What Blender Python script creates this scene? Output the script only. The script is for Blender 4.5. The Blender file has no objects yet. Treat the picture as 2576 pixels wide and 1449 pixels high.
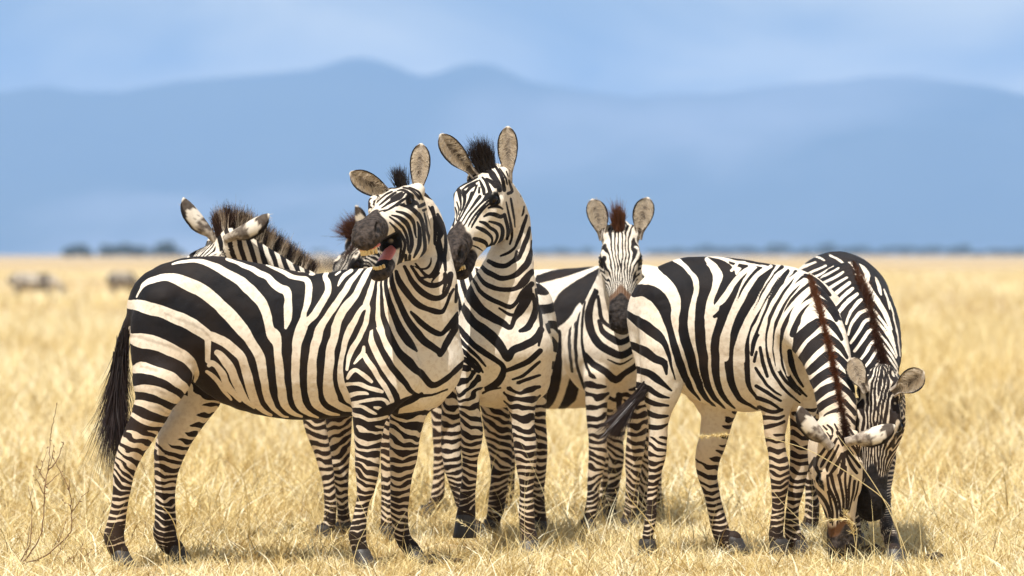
import bpy, math, time
import numpy as np
from mathutils import Vector, Matrix
T0 = time.time()
rng = np.random.default_rng(7)
VOX = 0.006
HAZE_D = 1.5e-4
# ---------------------------------------------------------------- camera
sc = bpy.context.scene
LENS, CAMH, PITCH = 167.5, 1.30, math.radians(0.404)
FPX = 2576 * LENS / 36.0
cd = bpy.data.cameras.new("camera")
cam = bpy.data.objects.new("camera", cd)
sc.collection.objects.link(cam)
cam.location = (0, 0, CAMH)
cam.rotation_euler = (math.pi / 2 - PITCH, 0, 0)
cd.lens, cd.sensor_width, cd.clip_start, cd.clip_end = LENS, 36.0, 1.0, 80000
cd.dof.use_dof = True
cd.dof.focus_distance = 19.95
cd.dof.aperture_fstop = 3.3
sc.camera = cam
# ---------------------------------------------------------------- world, sun, exposure
SUN_EL, SUN_AZ = math.radians(66), math.radians(205)      # azimuth clockwise from +Y; light comes from behind the camera's left shoulder, high
world = bpy.data.worlds.new("World")
sc.world = world
world.use_nodes = True
wn, wl = world.node_tree.nodes, world.node_tree.links
wn.clear()
w_out = wn.new("ShaderNodeOutputWorld"); w_bg = wn.new("ShaderNodeBackground")
w_sky = wn.new("ShaderNodeTexSky"); w_sky.sky_type = 'NISHITA'; w_sky.sun_disc = False
w_sky.sun_elevation, w_sky.sun_rotation = SUN_EL, SUN_AZ
w_sky.dust_density, w_sky.air_density, w_sky.ozone_density = 1.2, 1.0, 1.5
w_bg.inputs['Strength'].default_value = 0.11
# soft cloud sheets, by direction only
w_tc = wn.new("ShaderNodeTexCoord"); w_map = wn.new("ShaderNodeMapping")
w_map.inputs['Scale'].default_value = (15.0, 15.0, 36.0)
w_map.inputs['Location'].default_value = (2.3, 0.4, 1.1)
w_no = wn.new("ShaderNodeTexNoise"); w_no.inputs['Scale'].default_value = 1.0
w_no.inputs['Detail'].default_value = 4.0; w_no.inputs['Roughness'].default_value = 0.45; w_no.inputs['Distortion'].default_value = 0.6
w_cr = wn.new("ShaderNodeValToRGB")
w_cr.color_ramp.elements[0].position, w_cr.color_ramp.elements[0].color = 0.36, (0, 0, 0, 1)
w_cr.color_ramp.elements[1].position, w_cr.color_ramp.elements[1].color = 0.66, (1, 1, 1, 1)
w_col = wn.new("ShaderNodeMix"); w_col.data_type = 'RGBA'
w_col.inputs[6].default_value = (1.9, 2.4, 3.0, 1); w_col.inputs[7].default_value = (9.2, 8.5, 6.6, 1)
w_mix = wn.new("ShaderNodeMix"); w_mix.data_type = 'RGBA'; w_mix.inputs['Factor'].default_value = .8
wl.new(w_tc.outputs['Generated'], w_map.inputs['Vector']); wl.new(w_map.outputs[0], w_no.inputs['Vector'])
wl.new(w_no.outputs['Fac'], w_cr.inputs[0]); wl.new(w_cr.outputs[0], w_col.inputs['Factor'])
w_sep = wn.new("ShaderNodeSeparateXYZ"); wl.new(w_tc.outputs['Generated'], w_sep.inputs[0])
w_el = wn.new("ShaderNodeMapRange"); w_el.inputs['From Min'].default_value = .038; w_el.inputs['From Max'].default_value = .075
w_el.inputs['To Min'].default_value = 1.8; w_el.inputs['To Max'].default_value = .6; wl.new(w_sep.outputs['Z'], w_el.inputs['Value'])
w_vm = wn.new("ShaderNodeVectorMath"); w_vm.operation = 'SCALE'; wl.new(w_col.outputs[2], w_vm.inputs[0]); wl.new(w_el.outputs[0], w_vm.inputs['Scale'])
wl.new(w_sky.outputs[0], w_mix.inputs[6]); wl.new(w_vm.outputs[0], w_mix.inputs[7])
wl.new(w_mix.outputs[2], w_bg.inputs['Color']); wl.new(w_bg.outputs[0], w_out.inputs['Surface'])
sd = bpy.data.lights.new("sun", 'SUN'); sd.energy = 5.0; sd.angle = math.radians(0.5); sd.color = (1, 0.965, 0.91)
sun = bpy.data.objects.new("sun", sd); sc.collection.objects.link(sun)
sdir = Vector((math.sin(SUN_AZ) * math.cos(SUN_EL), math.cos(SUN_AZ) * math.cos(SUN_EL), math.sin(SUN_EL)))
sun.rotation_euler = sdir.to_track_quat('Z', 'Y').to_euler()
sun.location = (0, 0, 30)
sc.view_settings.view_transform = 'Standard'; sc.view_settings.look = 'None'
sc.view_settings.exposure = 0.33; sc.view_settings.gamma = 1.0
sc.cycles.use_denoising = True
sc.cycles.max_bounces = 6; sc.cycles.volume_bounces = 1
sc.cycles.transparent_max_bounces = 8

# ---------------------------------------------------------------- pixels (2576 wide frame) to points
CP, SP = math.cos(PITCH), math.sin(PITCH)
CROPS = {'f': (0, 0, 1), 'c1': (0, 402.5, .3612), 'c2': (817.6, 276.7, .3472), 'c3': (1320.7, 440.2, .3472), 'c4': (1540.8, 597.5, .3472),
         'c5': (188.7, 597.5, .3472), 'c6': (188.7, 943.4, .3662), 'c7': (1006.3, 880.5, .3925), 'c8': (1698.1, 880.5, .3923),
         'c9': (880.5, 534.6, .3472), 'c10': (867.9, 402.5, .23136), 'c12': (0, 974.8, .3272)}
def pt(px, py, D):
    u = (px - 1288) / FPX; v = (724.5 - py) / FPX
    y = CP + SP * v; z = -SP + CP * v
    return np.array([u / y * D, D, CAMH + z / y * D])
def cpt(crop, X, Y, D):
    ox, oy, s = CROPS[crop]
    return pt(ox + X * s, oy + Y * s, D)
def csc(crop, D):
    return CROPS[crop][2] * D / FPX

# ---------------------------------------------------------------- numpy value noise
_h = np.random.default_rng(11).random((64, 64, 64)).astype(np.float32)
def vnoise(p, scale, seed=0):
    q = p / scale + seed * 7.31
    i = np.floor(q).astype(int); f = (q - i).astype(np.float32); f = f * f * (3 - 2 * f)
    i &= 63; j = (i + 1) & 63
    x0, y0, z0 = i.T; x1, y1, z1 = j.T; fx, fy, fz = f.T
    def L(a, b, t): return a + (b - a) * t
    return L(L(L(_h[x0, y0, z0], _h[x1, y0, z0], fx), L(_h[x0, y1, z0], _h[x1, y1, z0], fx), fy),
             L(L(_h[x0, y0, z1], _h[x1, y0, z1], fx), L(_h[x0, y1, z1], _h[x1, y1, z1], fx), fy), fz) * 2 - 1
def sstep(a, b, x):
    t = np.clip((x - a) / (b - a), 0, 1)
    return t * t * (3 - 2 * t)
def unit(v):
    v = np.asarray(v, float)
    return v / np.linalg.norm(v)

# ---------------------------------------------------------------- solids: smooth unions of tapered elliptical tubes
class Tube:
    def __init__(s, P, ra, rb, B, k=0.03, tag='trunk', sub=3, op='add'):
        P = np.asarray(P, float); n = len(P)
        B = np.asarray(B, float)
        if B.ndim == 1: B = np.tile(B, (n, 1))
        A = np.concatenate([P, np.asarray(ra, float)[:, None], np.asarray(rb, float)[:, None], B], 1)
        if n > 2 and sub > 1:
            E = np.concatenate([2 * A[:1] - A[1:2], A, 2 * A[-1:] - A[-2:-1]], 0)
            out = []
            for i in range(n - 1):
                a, b, c, d = E[i:i + 4]
                for q in range(sub):
                    t = q / sub
                    out.append(.5 * (2 * b + (c - a) * t + (2 * a - 5 * b + 4 * c - d) * t * t + (3 * b - a - 3 * c + d) * t ** 3))
            out.append(A[-1]); A = np.array(out)
        s.P = A[:, :3]; s.ra = np.maximum(A[:, 3], .003); s.rb = np.maximum(A[:, 4], .003); s.B = A[:, 5:8]
        s.L = np.concatenate([[0], np.cumsum(np.linalg.norm(np.diff(s.P, axis=0), axis=1))])
        s.k, s.tag, s.op = k, tag, op
        R = np.maximum(s.ra, s.rb)[:, None]
        s.lo = (s.P - R).min(0); s.hi = (s.P + R).max(0)
    def eval(s, p, full=False):
        best = np.full(len(p), 9.0, np.float32); bl = np.zeros(len(p), np.float32)
        for i in range(len(s.P) - 1):
            a = s.P[i]; ab = s.P[i + 1] - a; l2 = ab @ ab
            Rm = max(s.ra[i], s.ra[i + 1], s.rb[i], s.rb[i + 1])
            v = p - a.astype(np.float32)
            t = np.clip((v @ ab.astype(np.float32)) / np.float32(l2), 0, 1)
            v -= t[:, None] * ab.astype(np.float32)
            Bm = s.B[i] + s.B[i + 1]; Bm = Bm - ab * (Bm @ ab) / l2; Bm = (Bm / np.linalg.norm(Bm)).astype(np.float32)
            vb = v @ Bm
            va2 = np.maximum(np.einsum('ij,ij->i', v, v) - vb * vb, 0)
            ra = s.ra[i] + (s.ra[i + 1] - s.ra[i]) * t; rb = s.rb[i] + (s.rb[i + 1] - s.rb[i]) * t
            k0 = np.sqrt(va2 / ra ** 2 + (vb / rb) ** 2) + 1e-6
            k1 = np.sqrt(va2 / ra ** 4 + vb * vb / rb ** 4) + 1e-6
            d = k0 * (k0 - 1) / k1
            m = d < best
            best = np.where(m, d, best).astype(np.float32)
            if full: bl = np.where(m, s.L[i] + t * (s.L[i + 1] - s.L[i]), bl)
        return (best, bl) if full else best
def smin(a, b, k):
    h = np.maximum(k - np.abs(a - b), 0) / k
    return np.minimum(a, b) - h * h * k * .25
def sdf(tubes, p):
    d = np.full(len(p), 9.0, np.float32)
    for t in tubes:
        mg = max(t.k, 0) + .05
        m = np.all((p > (t.lo - mg)) & (p < (t.hi + mg)), axis=1)
        if not m.any(): continue
        e = t.eval(p[m])
        d[m] = smin(d[m], e, t.k) if t.op == 'add' else -smin(-d[m], e, t.k)
    return d
CORN = [(0, 0, 0), (1, 0, 0), (0, 1, 0), (1, 1, 0), (0, 0, 1), (1, 0, 1), (0, 1, 1), (1, 1, 1)]
EDG = [(0, 1), (2, 3), (4, 5), (6, 7), (0, 2), (1, 3), (4, 6), (5, 7), (0, 4), (1, 5), (2, 6), (3, 7)]
def polygonise(tubes, h):
    lo = np.min([t.lo for t in tubes if t.op == 'add'], 0) - .06; hi = np.max([t.hi for t in tubes if t.op == 'add'], 0) + .06
    H = 4 * h
    nc = np.ceil((hi - lo) / H).astype(int) + 1
    g = np.stack(np.meshgrid(*[np.arange(n) for n in nc], indexing='ij'), -1).reshape(-1, 3)
    d = sdf(tubes, (lo + (g + .5) * H - .5 * h).astype(np.float32)).reshape(nc)
    act = np.abs(d) < H * 1.5
    V = np.repeat(np.repeat(np.repeat(np.where(d < 0, -1, 1).astype(np.float32), 4, 0), 4, 1), 4, 2)
    b = np.argwhere(act)
    loc = np.stack(np.meshgrid(*[np.arange(4)] * 3, indexing='ij'), -1).reshape(-1, 3)
    ix = (b[:, None, :] * 4 + loc[None]).reshape(-1, 3)
    V[ix[:, 0], ix[:, 1], ix[:, 2]] = sdf(tubes, (lo + ix * h).astype(np.float32))
    inside = V < 0
    nx, ny, nz = V.shape
    cnt = np.zeros((nx - 1, ny - 1, nz - 1), np.int8)
    for a, b_, c in CORN: cnt += inside[a:nx - 1 + a, b_:ny - 1 + b_, c:nz - 1 + c]
    cells = np.argwhere((cnt > 0) & (cnt < 8))
    cid = np.full(cnt.shape, -1, np.int64); cid[tuple(cells.T)] = np.arange(len(cells))
    cv = np.stack([V[cells[:, 0] + a, cells[:, 1] + b_, cells[:, 2] + c] for a, b_, c in CORN], 1)
    acc = np.zeros((len(cells), 3)); n = np.zeros(len(cells))
    C = np.array(CORN, float)
    for a, b_ in EDG:
        m = (cv[:, a] < 0) != (cv[:, b_] < 0)
        t = cv[m, a] / (cv[m, a] - cv[m, b_])
        acc[m] += C[a] + t[:, None] * (C[b_] - C[a]); n[m] += 1
    verts = lo + (cells + acc / n[:, None]) * h
    F = []
    for ax in range(3):
        o = [(1, 2), (2, 0), (0, 1)][ax]
        s0 = [slice(None)] * 3; s1 = [slice(None)] * 3
        s0[ax] = slice(0, -1); s1[ax] = slice(1, None)
        A, B = inside[tuple(s0)], inside[tuple(s1)]
        e = np.argwhere(A != B)
        e = e[(e[:, o[0]] > 0) & (e[:, o[1]] > 0) & (e[:, 0] < nx - 1) & (e[:, 1] < ny - 1) & (e[:, 2] < nz - 1)]
        fl = A[tuple(e.T)]
        q = []
        for da, db in ((0, 0), (1, 0), (1, 1), (0, 1)):
            c = e.copy(); c[:, o[0]] -= da; c[:, o[1]] -= db
            q.append(cid[tuple(c.T)])
        q = np.stack(q, 1)
        q[~fl] = q[~fl][:, ::-1]
        F.append(q)
    F = np.concatenate(F); F = F[(F >= 0).all(1)]
    # keep the largest islands only is not needed; light relaxation
    E = np.concatenate([F[:, [0, 1]], F[:, [1, 2]], F[:, [2, 3]], F[:, [3, 0]]])
    for _ in range(2):
        s_ = np.zeros_like(verts); k_ = np.zeros(len(verts))
        for ax in range(3):
            s_[:, ax] = np.bincount(E[:, 0], verts[E[:, 1], ax], len(verts)) + np.bincount(E[:, 1], verts[E[:, 0], ax], len(verts))
        k_ = np.bincount(E[:, 0], minlength=len(verts)) + np.bincount(E[:, 1], minlength=len(verts))
        verts = verts * .5 + .5 * s_ / np.maximum(k_, 1)[:, None]
    return verts, F

def mesh_obj(name, V, F, mat, parent=None, origin=(0, 0, 0), smooth=True, attrs=None):
    V = np.asarray(V, np.float32) - np.asarray(origin, np.float32)
    me = bpy.data.meshes.new(name)
    me.vertices.add(len(V)); me.vertices.foreach_set("co", V.ravel())
    if isinstance(F, np.ndarray):
        k = F.shape[1]; nf = len(F)
        me.loops.add(nf * k); me.loops.foreach_set("vertex_index", F.astype(np.int32).ravel())
        me.polygons.add(nf); me.polygons.foreach_set("loop_start", np.arange(0, nf * k, k, dtype=np.int32))
    else:
        fl = [i for f in F for i in f]; me.loops.add(len(fl)); me.loops.foreach_set("vertex_index", fl)
        me.polygons.add(len(F)); st = np.cumsum([0] + [len(f) for f in F[:-1]]).astype(np.int32); me.polygons.foreach_set("loop_start", st)
    me.update(calc_edges=True)
    me.polygons.foreach_set("use_smooth", [smooth] * len(me.polygons))
    for k_, a in (attrs or {}).items():
        at = me.attributes.new(k_, 'FLOAT', 'POINT'); at.data.foreach_set("value", np.asarray(a, np.float32))
    me.validate(clean_customdata=False)
    if mat: me.materials.append(mat)
    o = bpy.data.objects.new(name, me); sc.collection.objects.link(o)
    if parent is not None: o.parent = parent
    else: o.location = origin
    return o
def tag(o, label=None, cat=None, group=None, kind=None):
    for k, v in (('label', label), ('category', cat), ('group', group), ('kind', kind)):
        if v: o[k] = v
    return o

class MB:                                   # collects loose geometry into one mesh
    def __init__(s): s.V, s.F, s.A, s.n = [], [], {}, 0
    def add(s, V, F, **A):
        V = np.asarray(V, float); s.V.append(V); s.F += [tuple(i + s.n for i in f) for f in F]
        for k, a in A.items(): s.A.setdefault(k, []).append(np.broadcast_to(np.asarray(a, float), (len(V),)))
        s.n += len(V)
    def tube(s, P, r, n=6, **A):
        P = np.asarray(P, float); r = np.broadcast_to(r, (len(P),)); T = np.gradient(P, axis=0)
        V = []
        for i in range(len(P)):
            t = unit(T[i]); u = np.cross(t, (0, 1, 0)) if abs(t[1]) < .9 else np.cross(t, (1, 0, 0)); u = unit(u); w = np.cross(t, u)
            for j in range(n):
                a = 2 * math.pi * j / n; V.append(P[i] + r[i] * (u * math.cos(a) + w * math.sin(a)))
        F = [(i * n + j, i * n + (j + 1) % n, (i + 1) * n + (j + 1) % n, (i + 1) * n + j) for i in range(len(P) - 1) for j in range(n)]
        F += [tuple(range(n))[::-1], tuple((len(P) - 1) * n + j for j in range(n))]
        s.add(V, F, **A)
    def build(s, name, mat, parent=None, origin=(0, 0, 0), smooth=True):
        return mesh_obj(name, np.concatenate(s.V), s.F, mat, parent, origin, smooth, {k: np.concatenate(a) for k, a in s.A.items()})

# ---------------------------------------------------------------- materials
def mat(name, rough=.8, spec=.3, col=(.5, .5, .5)):
    m = bpy.data.materials.new(name); m.use_nodes = True
    b = m.node_tree.nodes['Principled BSDF']
    b.inputs['Base Color'].default_value = (*col, 1); b.inputs['Roughness'].default_value = rough
    b.inputs['Specular IOR Level'].default_value = spec
    return m, m.node_tree.nodes, m.node_tree.links, b
def attr(N, name):
    a = N.new("ShaderNodeAttribute"); a.attribute_name = name; return a.outputs['Fac']
def math_(N, L, op, a, b=None, c=None, clamp=False):
    n = N.new("ShaderNodeMath"); n.operation = op; n.use_clamp = clamp
    for i, x in enumerate((a, b, c)):
        if x is None: continue
        if isinstance(x, (int, float)): n.inputs[i].default_value = x
        else: L.new(x, n.inputs[i])
    return n.outputs[0]
def mixc(N, L, f, a, b):
    n = N.new("ShaderNodeMix"); n.data_type = 'RGBA'
    for i, x in ((0, f), (6, a), (7, b)):
        if isinstance(x, (int, float)): n.inputs[i].default_value = x
        elif isinstance(x, tuple): n.inputs[i].default_value = (*x, 1)
        else: L.new(x, n.inputs[i])
    return n.outputs[2]
def noise(N, L, scale, detail=3, vec=None, rough=.5, dist=0):
    n = N.new("ShaderNodeTexNoise"); n.inputs['Scale'].default_value = scale; n.inputs['Detail'].default_value = detail
    n.inputs['Roughness'].default_value = rough; n.inputs['Distortion'].default_value = dist
    if vec is None:
        tc = N.new("ShaderNodeTexCoord"); vec = tc.outputs['Object']
    L.new(vec, n.inputs['Vector']); return n.outputs['Fac']
def ramp(N, L, x, a, b):
    n = N.new("ShaderNodeMapRange"); n.interpolation_type = 'SMOOTHSTEP'
    n.inputs['From Min'].default_value = a; n.inputs['From Max'].default_value = b
    L.new(x, n.inputs['Value']); return n.outputs['Result']
def bump(N, L, b, h, strength, dist):
    n = N.new("ShaderNodeBump"); n.inputs['Strength'].default_value = strength; n.inputs['Distance'].default_value = dist
    L.new(h, n.inputs['Height']); L.new(n.outputs[0], b.inputs['Normal'])

def make_coat(name='zebra_coat', warm=0.0):
    m, N, L, b = mat(name, .62, .16)
    f = attr(N, 'stripe'); mz = attr(N, 'muzzle'); tn = attr(N, 'tan'); bl = attr(N, 'black'); sh = attr(N, 'shadow_stripe'); dust = attr(N, 'dust')
    hair = noise(N, L, 420, 2); med = noise(N, L, 60, 3)
    f2 = math_(N, L, 'ADD', f, math_(N, L, 'MULTIPLY_ADD', hair, .0016, -.0008))
    f2 = math_(N, L, 'ADD', f2, math_(N, L, 'MULTIPLY_ADD', med, .0014, -.0007))
    dark = ramp(N, L, f2, -.0009, .0009)
    big = noise(N, L, 7, 6, None, .65)
    w1 = mixc(N, L, big, (.78, .68, .55), (.85, .79, .69))
    w1 = mixc(N, L, dust, w1, (.70, .53, .35))
    w1 = mixc(N, L, math_(N, L, 'MULTIPLY', ramp(N, L, med, .45, .70), .35), w1, (.52, .39, .27))
    k1 = mixc(N, L, ramp(N, L, big, .3, .8), (.006, .0058, .008), (.017, .0125, .011))
    k1 = mixc(N, L, math_(N, L, 'MULTIPLY', dust, .9), k1, (.045, .026, .016))
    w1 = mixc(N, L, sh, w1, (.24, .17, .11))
    c = mixc(N, L, dark, w1, k1)
    c = mixc(N, L, tn, c, mixc(N, L, hair, (.15, .070, .028), (.10, .045, .022)))
    c = mixc(N, L, mz, c, mixc(N, L, ramp(N, L, med, .3, .75), (.022, .017, .015), (.085, .065, .055)))
    c = mixc(N, L, bl, c, (.006, .005, .005))
    L.new(c, b.inputs['Base Color'])
    r = math_(N, L, 'MULTIPLY_ADD', dark, -.10, .72)
    L.new(r, b.inputs['Roughness'])
    b.inputs['Sheen Weight'].default_value = .03; b.inputs['Sheen Roughness'].default_value = .4
    fib = N.new("ShaderNodeMapping"); fib.inputs['Scale'].default_value = (1, 1, .35)
    tc = N.new("ShaderNodeTexCoord"); L.new(tc.outputs['Object'], fib.inputs['Vector'])
    h1 = noise(N, L, 380, 3, fib.outputs[0]); h2 = noise(N, L, 28, 4, None, .6)
    h = math_(N, L, 'MULTIPLY_ADD', h2, .7, h1)
    h = math_(N, L, 'MULTIPLY_ADD', math_(N, L, 'MULTIPLY', mz, noise(N, L, 75, 4, None, .65)), 3.0, h)
    bump(N, L, b, h, .55, .0035)
    return m
COAT = make_coat()
def make_hair(name, shine=.4):
    m, N, L, b = mat(name, shine, .4)
    a, t = attr(N, 'stripe'), attr(N, 'tip'); br = attr(N, 'brown')
    w = mixc(N, L, t, (.72, .62, .48), (.42, .30, .20))
    k = mixc(N, L, br, (.014, .011, .011), (.16, .06, .025))
    k = mixc(N, L, t, k, mixc(N, L, br, (.024, .015, .014), (.24, .09, .035)))
    d = math_(N, L, 'MAXIMUM', a, ramp(N, L, t, .84, 1.0))
    L.new(mixc(N, L, d, w, k), b.inputs['Base Color'])
    return m
HAIR = make_hair('mane_hair')
def make_ear():
    m, N, L, b = mat('ear_skin', .75, .2)
    inn, rim, tip, dk = attr(N, 'inner'), attr(N, 'rim'), attr(N, 'white'), attr(N, 'dark')
    n1 = noise(N, L, 60, 4)
    c = mixc(N, L, ramp(N, L, n1, .35, .7), (.42, .36, .29), (.22, .17, .13))
    c = mixc(N, L, dk, c, (.035, .022, .016))
    c = mixc(N, L, tip, c, (.78, .70, .58))
    c = mixc(N, L, rim, c, (.015, .011, .010))
    L.new(c, b.inputs['Base Color']); bump(N, L, b, noise(N, L, 250, 3), .5, .002)
    return m
EARM = make_ear()
EYEM, N_, L_, B_ = mat('eye_glass', .06, .3, (.010, .005, .003))
HOOFM, N_, L_, B_ = mat('hoof_horn', .5, .4)
_mp = N_.new("ShaderNodeMapping"); _mp.inputs['Scale'].default_value = (1, 1, .12); _t = N_.new("ShaderNodeTexCoord"); L_.new(_t.outputs['Object'], _mp.inputs[0])
L_.new(mixc(N_, L_, noise(N_, L_, 160, 3, _mp.outputs[0]), (.018, .017, .018), (.07, .062, .056)), B_.inputs['Base Color'])
bump(N_, L_, B_, noise(N_, L_, 160, 3, _mp.outputs[0]), .4, .002)
TOOTHM, N_, L_, B_ = mat('tooth_enamel', .35, .4)
L_.new(mixc(N_, L_, ramp(N_, L_, noise(N_, L_, 90, 3), .35, .7), (.88, .74, .44), (.66, .45, .18)), B_.inputs['Base Color'])
TONGM, N_, L_, B_ = mat('tongue_flesh', .32, .5)
L_.new(mixc(N_, L_, noise(N_, L_, 110, 3), (.55, .11, .09), (.72, .27, .23)), B_.inputs['Base Color']); bump(N_, L_, B_, noise(N_, L_, 120, 3), .5, .003)
B_.inputs['Subsurface Weight'].default_value = .1
# ---------------------------------------------------------------- zebra builder
def seg_dist(u, P, w):
    """signed stroke field (half width minus distance) of a 2-D polyline with per-point half widths"""
    best = np.full(len(u), -9.0, np.float32)
    for i in range(len(P) - 1):
        a = P[i]; ab = P[i + 1] - a; l2 = ab @ ab + 1e-12
        t = np.clip(((u - a) @ ab) / l2, 0, 1)
        d = np.linalg.norm(u - a - t[:, None] * ab, axis=1)
        best = np.maximum(best, w[i] + (w[i + 1] - w[i]) * t - d)
    return best
def crsub(A, sub=3):
    A = np.asarray(A, float)
    if len(A) < 3: return A
    E = np.concatenate([2 * A[:1] - A[1:2], A, 2 * A[-1:] - A[-2:-1]], 0); out = []
    for i in range(len(A) - 1):
        a, b, c, d = E[i:i + 4]
        for q in range(sub):
            t = q / sub
            out.append(.5 * (2 * b + (c - a) * t + (2 * a - 5 * b + 4 * c - d) * t * t + (3 * b - a - 3 * c + d) * t ** 3))
    out.append(A[-1]); return np.array(out)

EU, EW = [0, .1, .22, .38, .55, .70, .82, .91, .97, 1], [.42, .54, .72, .91, 1, .97, .84, .64, .42, .22]
class Zebra:
    def __init__(s, label, D, at, group=None, vox=None, seed=1):
        s.D, s.label, s.seed, s.group = D, label, seed, group
        s.org = np.array([at[0], at[1], 0.0]); s.vox = vox or VOX
        s.tubes, s.sets, s.parts, s.heads, s.hoofs, s.legs = [], [], [], None, [], {}
        s.darkfeet = .16
    # tubes authored in crop units: (X, Y, dy, r[, rb ratio])
    def T(s, crop, pts, k=.03, tag='trunk', D=None, rb=1.0, ref=(0, 1, 0), op='add'):
        D = D or s.D; P, ra, rbb = [], [], []
        for q in pts:
            d = D + q[2]; P.append(cpt(crop, q[0], q[1], d)); r = q[3] * csc(crop, d); ra.append(r); rbb.append(r * (q[4] if len(q) > 4 else rb))
        t = Tube(P, ra, rbb, ref, k, tag, op=op); s.tubes.append(t); return t
    def M(s, pts, k=.03, tag='trunk', ref=(0, 1, 0), op='add'):          # metres: (x, y, z, ra, rb)
        pts = np.asarray(pts, float)
        t = Tube(pts[:, :3], pts[:, 3], pts[:, 4], ref, k, tag, op=op); s.tubes.append(t); return t
    def leg(s, name, crop, pts, dy, k=.035, rb=.95, foot=(0, 0), lift=None, hr=.052, dyend=None, D=None):
        """pts from hip/shoulder down to the pastern; the last point is the coronet. foot = hoof offset (dx, dy) in metres"""
        D = (D or s.D) + dy; n = len(pts); P, ra = [], []
        de = dyend or 0
        for i, q in enumerate(pts):
            d = D + (q[3] if len(q) > 3 else de * i / (n - 1)); P.append(cpt(crop, q[0], q[1], d)); ra.append(q[2] * csc(crop, d))
        P = np.array(P); ra = np.array(ra)
        end = P[-1].copy()
        if lift is None:
            zt = .055                                                  # coronet height
            if end[2] < zt + .02: P[-1][2] = zt
            else: P = np.vstack([P, [end[0] + foot[0] * .5, end[1] + foot[1] * .5, zt]]); ra = np.append(ra, ra[-1])
            hb = np.array([P[-1][0] + foot[0], P[-1][1] + foot[1], 0.0])
        else:
            hb = P[-1] + np.array(lift)
        ra[-1] = min(ra[-1], hr)
        t = Tube(P, ra, ra * rb, (0, 1, 0), k, name, op='add'); s.tubes.append(t)
        s.legs[name] = t
        s.hoofs.append((P[-1], hb, max(ra[-1], .036)))
        return t
    def head(s, poll, X, Z, sc_=1.0, jaw=0.0, brown=0.0, eyes=(1, 1), squint=0.0):
        X = unit(X); Z = np.asarray(Z, float); Z = unit(Z - X * (Z @ X)); Y = np.cross(Z, X)
        O = np.asarray(poll, float); s.heads = (O, X, Y, Z, sc_, jaw)
        def W(p): p = np.asarray(p, float) * sc_; return O + p[..., :1] * X + p[..., 1:2] * Y + p[..., 2:3] * Z
        s.HW = W
        def jr(p):
            p = np.array(p, float); c, n = math.cos(jaw), math.sin(jaw); px, pz = .045, -.105
            x, z = p[..., 0] - px, p[..., 2] - pz
            p[..., 0] = px + x * c + z * n; p[..., 2] = pz - x * n + z * c
            return p
        s.jr = jr
        def add(pts, k, rot=False, op='add', tag='head', sub=3, B=None):
            pts = np.asarray(pts, float); P = pts[:, :3]
            if rot: P = jr(P)
            t = Tube(W(P), pts[:, 3] * sc_, pts[:, 4] * sc_, Y if B is None else B, k, tag, sub=sub, op=op); s.tubes.append(t); return t
        # (x, y, z, rz, ry)
        add([(-.02, 0, -.085, .070, .062), (.06, 0, -.082, .084, .082), (.13, 0, -.086, .088, .094), (.185, 0, -.090, .084, .092), (.25, 0, -.096, .074, .074), (.33, 0, -.099, .065, .060),
             (.40, 0, -.101, .060, .058), (.455, 0, -.105, .061, .062), (.495, 0, -.116, .053, .061), (.518, 0, -.132, .033, .046)], .03)
        add([(.01, .040, -.155, .078, .030), (.07, .046, -.188, .098, .036), (.15, .045, -.190, .086, .035), (.25, .036, -.172, .058, .030)], .035, jaw > .1)
        add([(.01, -.040, -.155, .078, .030), (.07, -.046, -.188, .098, .036), (.15, -.045, -.190, .086, .035), (.25, -.036, -.172, .058, .030)], .035, jaw > .1)
        add([(.07, 0, -.198, .060, .040), (.17, 0, -.203, .056, .038), (.27, 0, -.188, .044, .034), (.36, 0, -.174, .032, .037), (.43, 0, -.172, .034, .047), (.470, 0, -.172, .029, .046)], .02 if jaw > .1 else .014, True)
        for y in (-1, 1):
            add([(.10, y * .072, -.036, .020, .020), (.140, y * .080, -.022, .018, .016), (.180, y * .078, -.026, .015, .013), (.23, y * .060, -.046, .014, .012)], .025)   # brow
            add([(.13, y * .094, -.084, .014, .012), (.17, y * .088, -.092, .016, .014), (.24, y * .064, -.10, .014, .012), (.31, y * .050, -.105, .012, .010)], .03)         # facial crest
            add([(.450, y * .040, -.072, .022, .018), (.490, y * .046, -.088, .022, .018), (.506, y * .042, -.112, .016, .014)], .016)     # nostril flare
            if not squint: add([(.154, y * .114, -.038, .014, .018), (.176, y * .112, -.042, .013, .018)], .010, op='sub')                 # socket
            add([(.468, y * .060, -.068, .007, .014), (.492, y * .062, -.084, .014, .018), (.506, y * .058, -.100, .008, .013)], .008, op='sub')   # nostril
            add([(.00, y * .062, -.035, .030, .030), (.03, y * .070, -.040, .030, .026)], .03)                                             # ear root
            if not squint:                                                # eyelids
                add([(.140, y * .096, -.044, .005, .005), (.152, y * .098, -.025, .006, .006), (.172, y * .095, -.023, .006, .006), (.192, y * .086, -.042, .004, .005)], .008)
                add([(.141, y * .099, -.048, .004, .005), (.162, y * .105, -.066, .005, .005), (.190, y * .091, -.052, .004, .005)], .008)
        if jaw > .1:
            add([(.27, 0, -.160, .012, .030), (.34, 0, -.185, .028, .036), (.44, 0, -.212, .040, .048), (.58, 0, -.245, .050, .06)], .012, op='sub')
        else:
            add([(.385, .045, -.143, .0035, .030), (.43, .05, -.142, .004, .040), (.50, .05, -.148, .005, .05)], .008, op='sub')
            add([(.385, -.045, -.143, .0035, .030), (.43, -.05, -.142, .004, .040), (.50, -.05, -.148, .005, .05)], .008, op='sub')
        s.squint, s.brown = squint, brown
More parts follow.
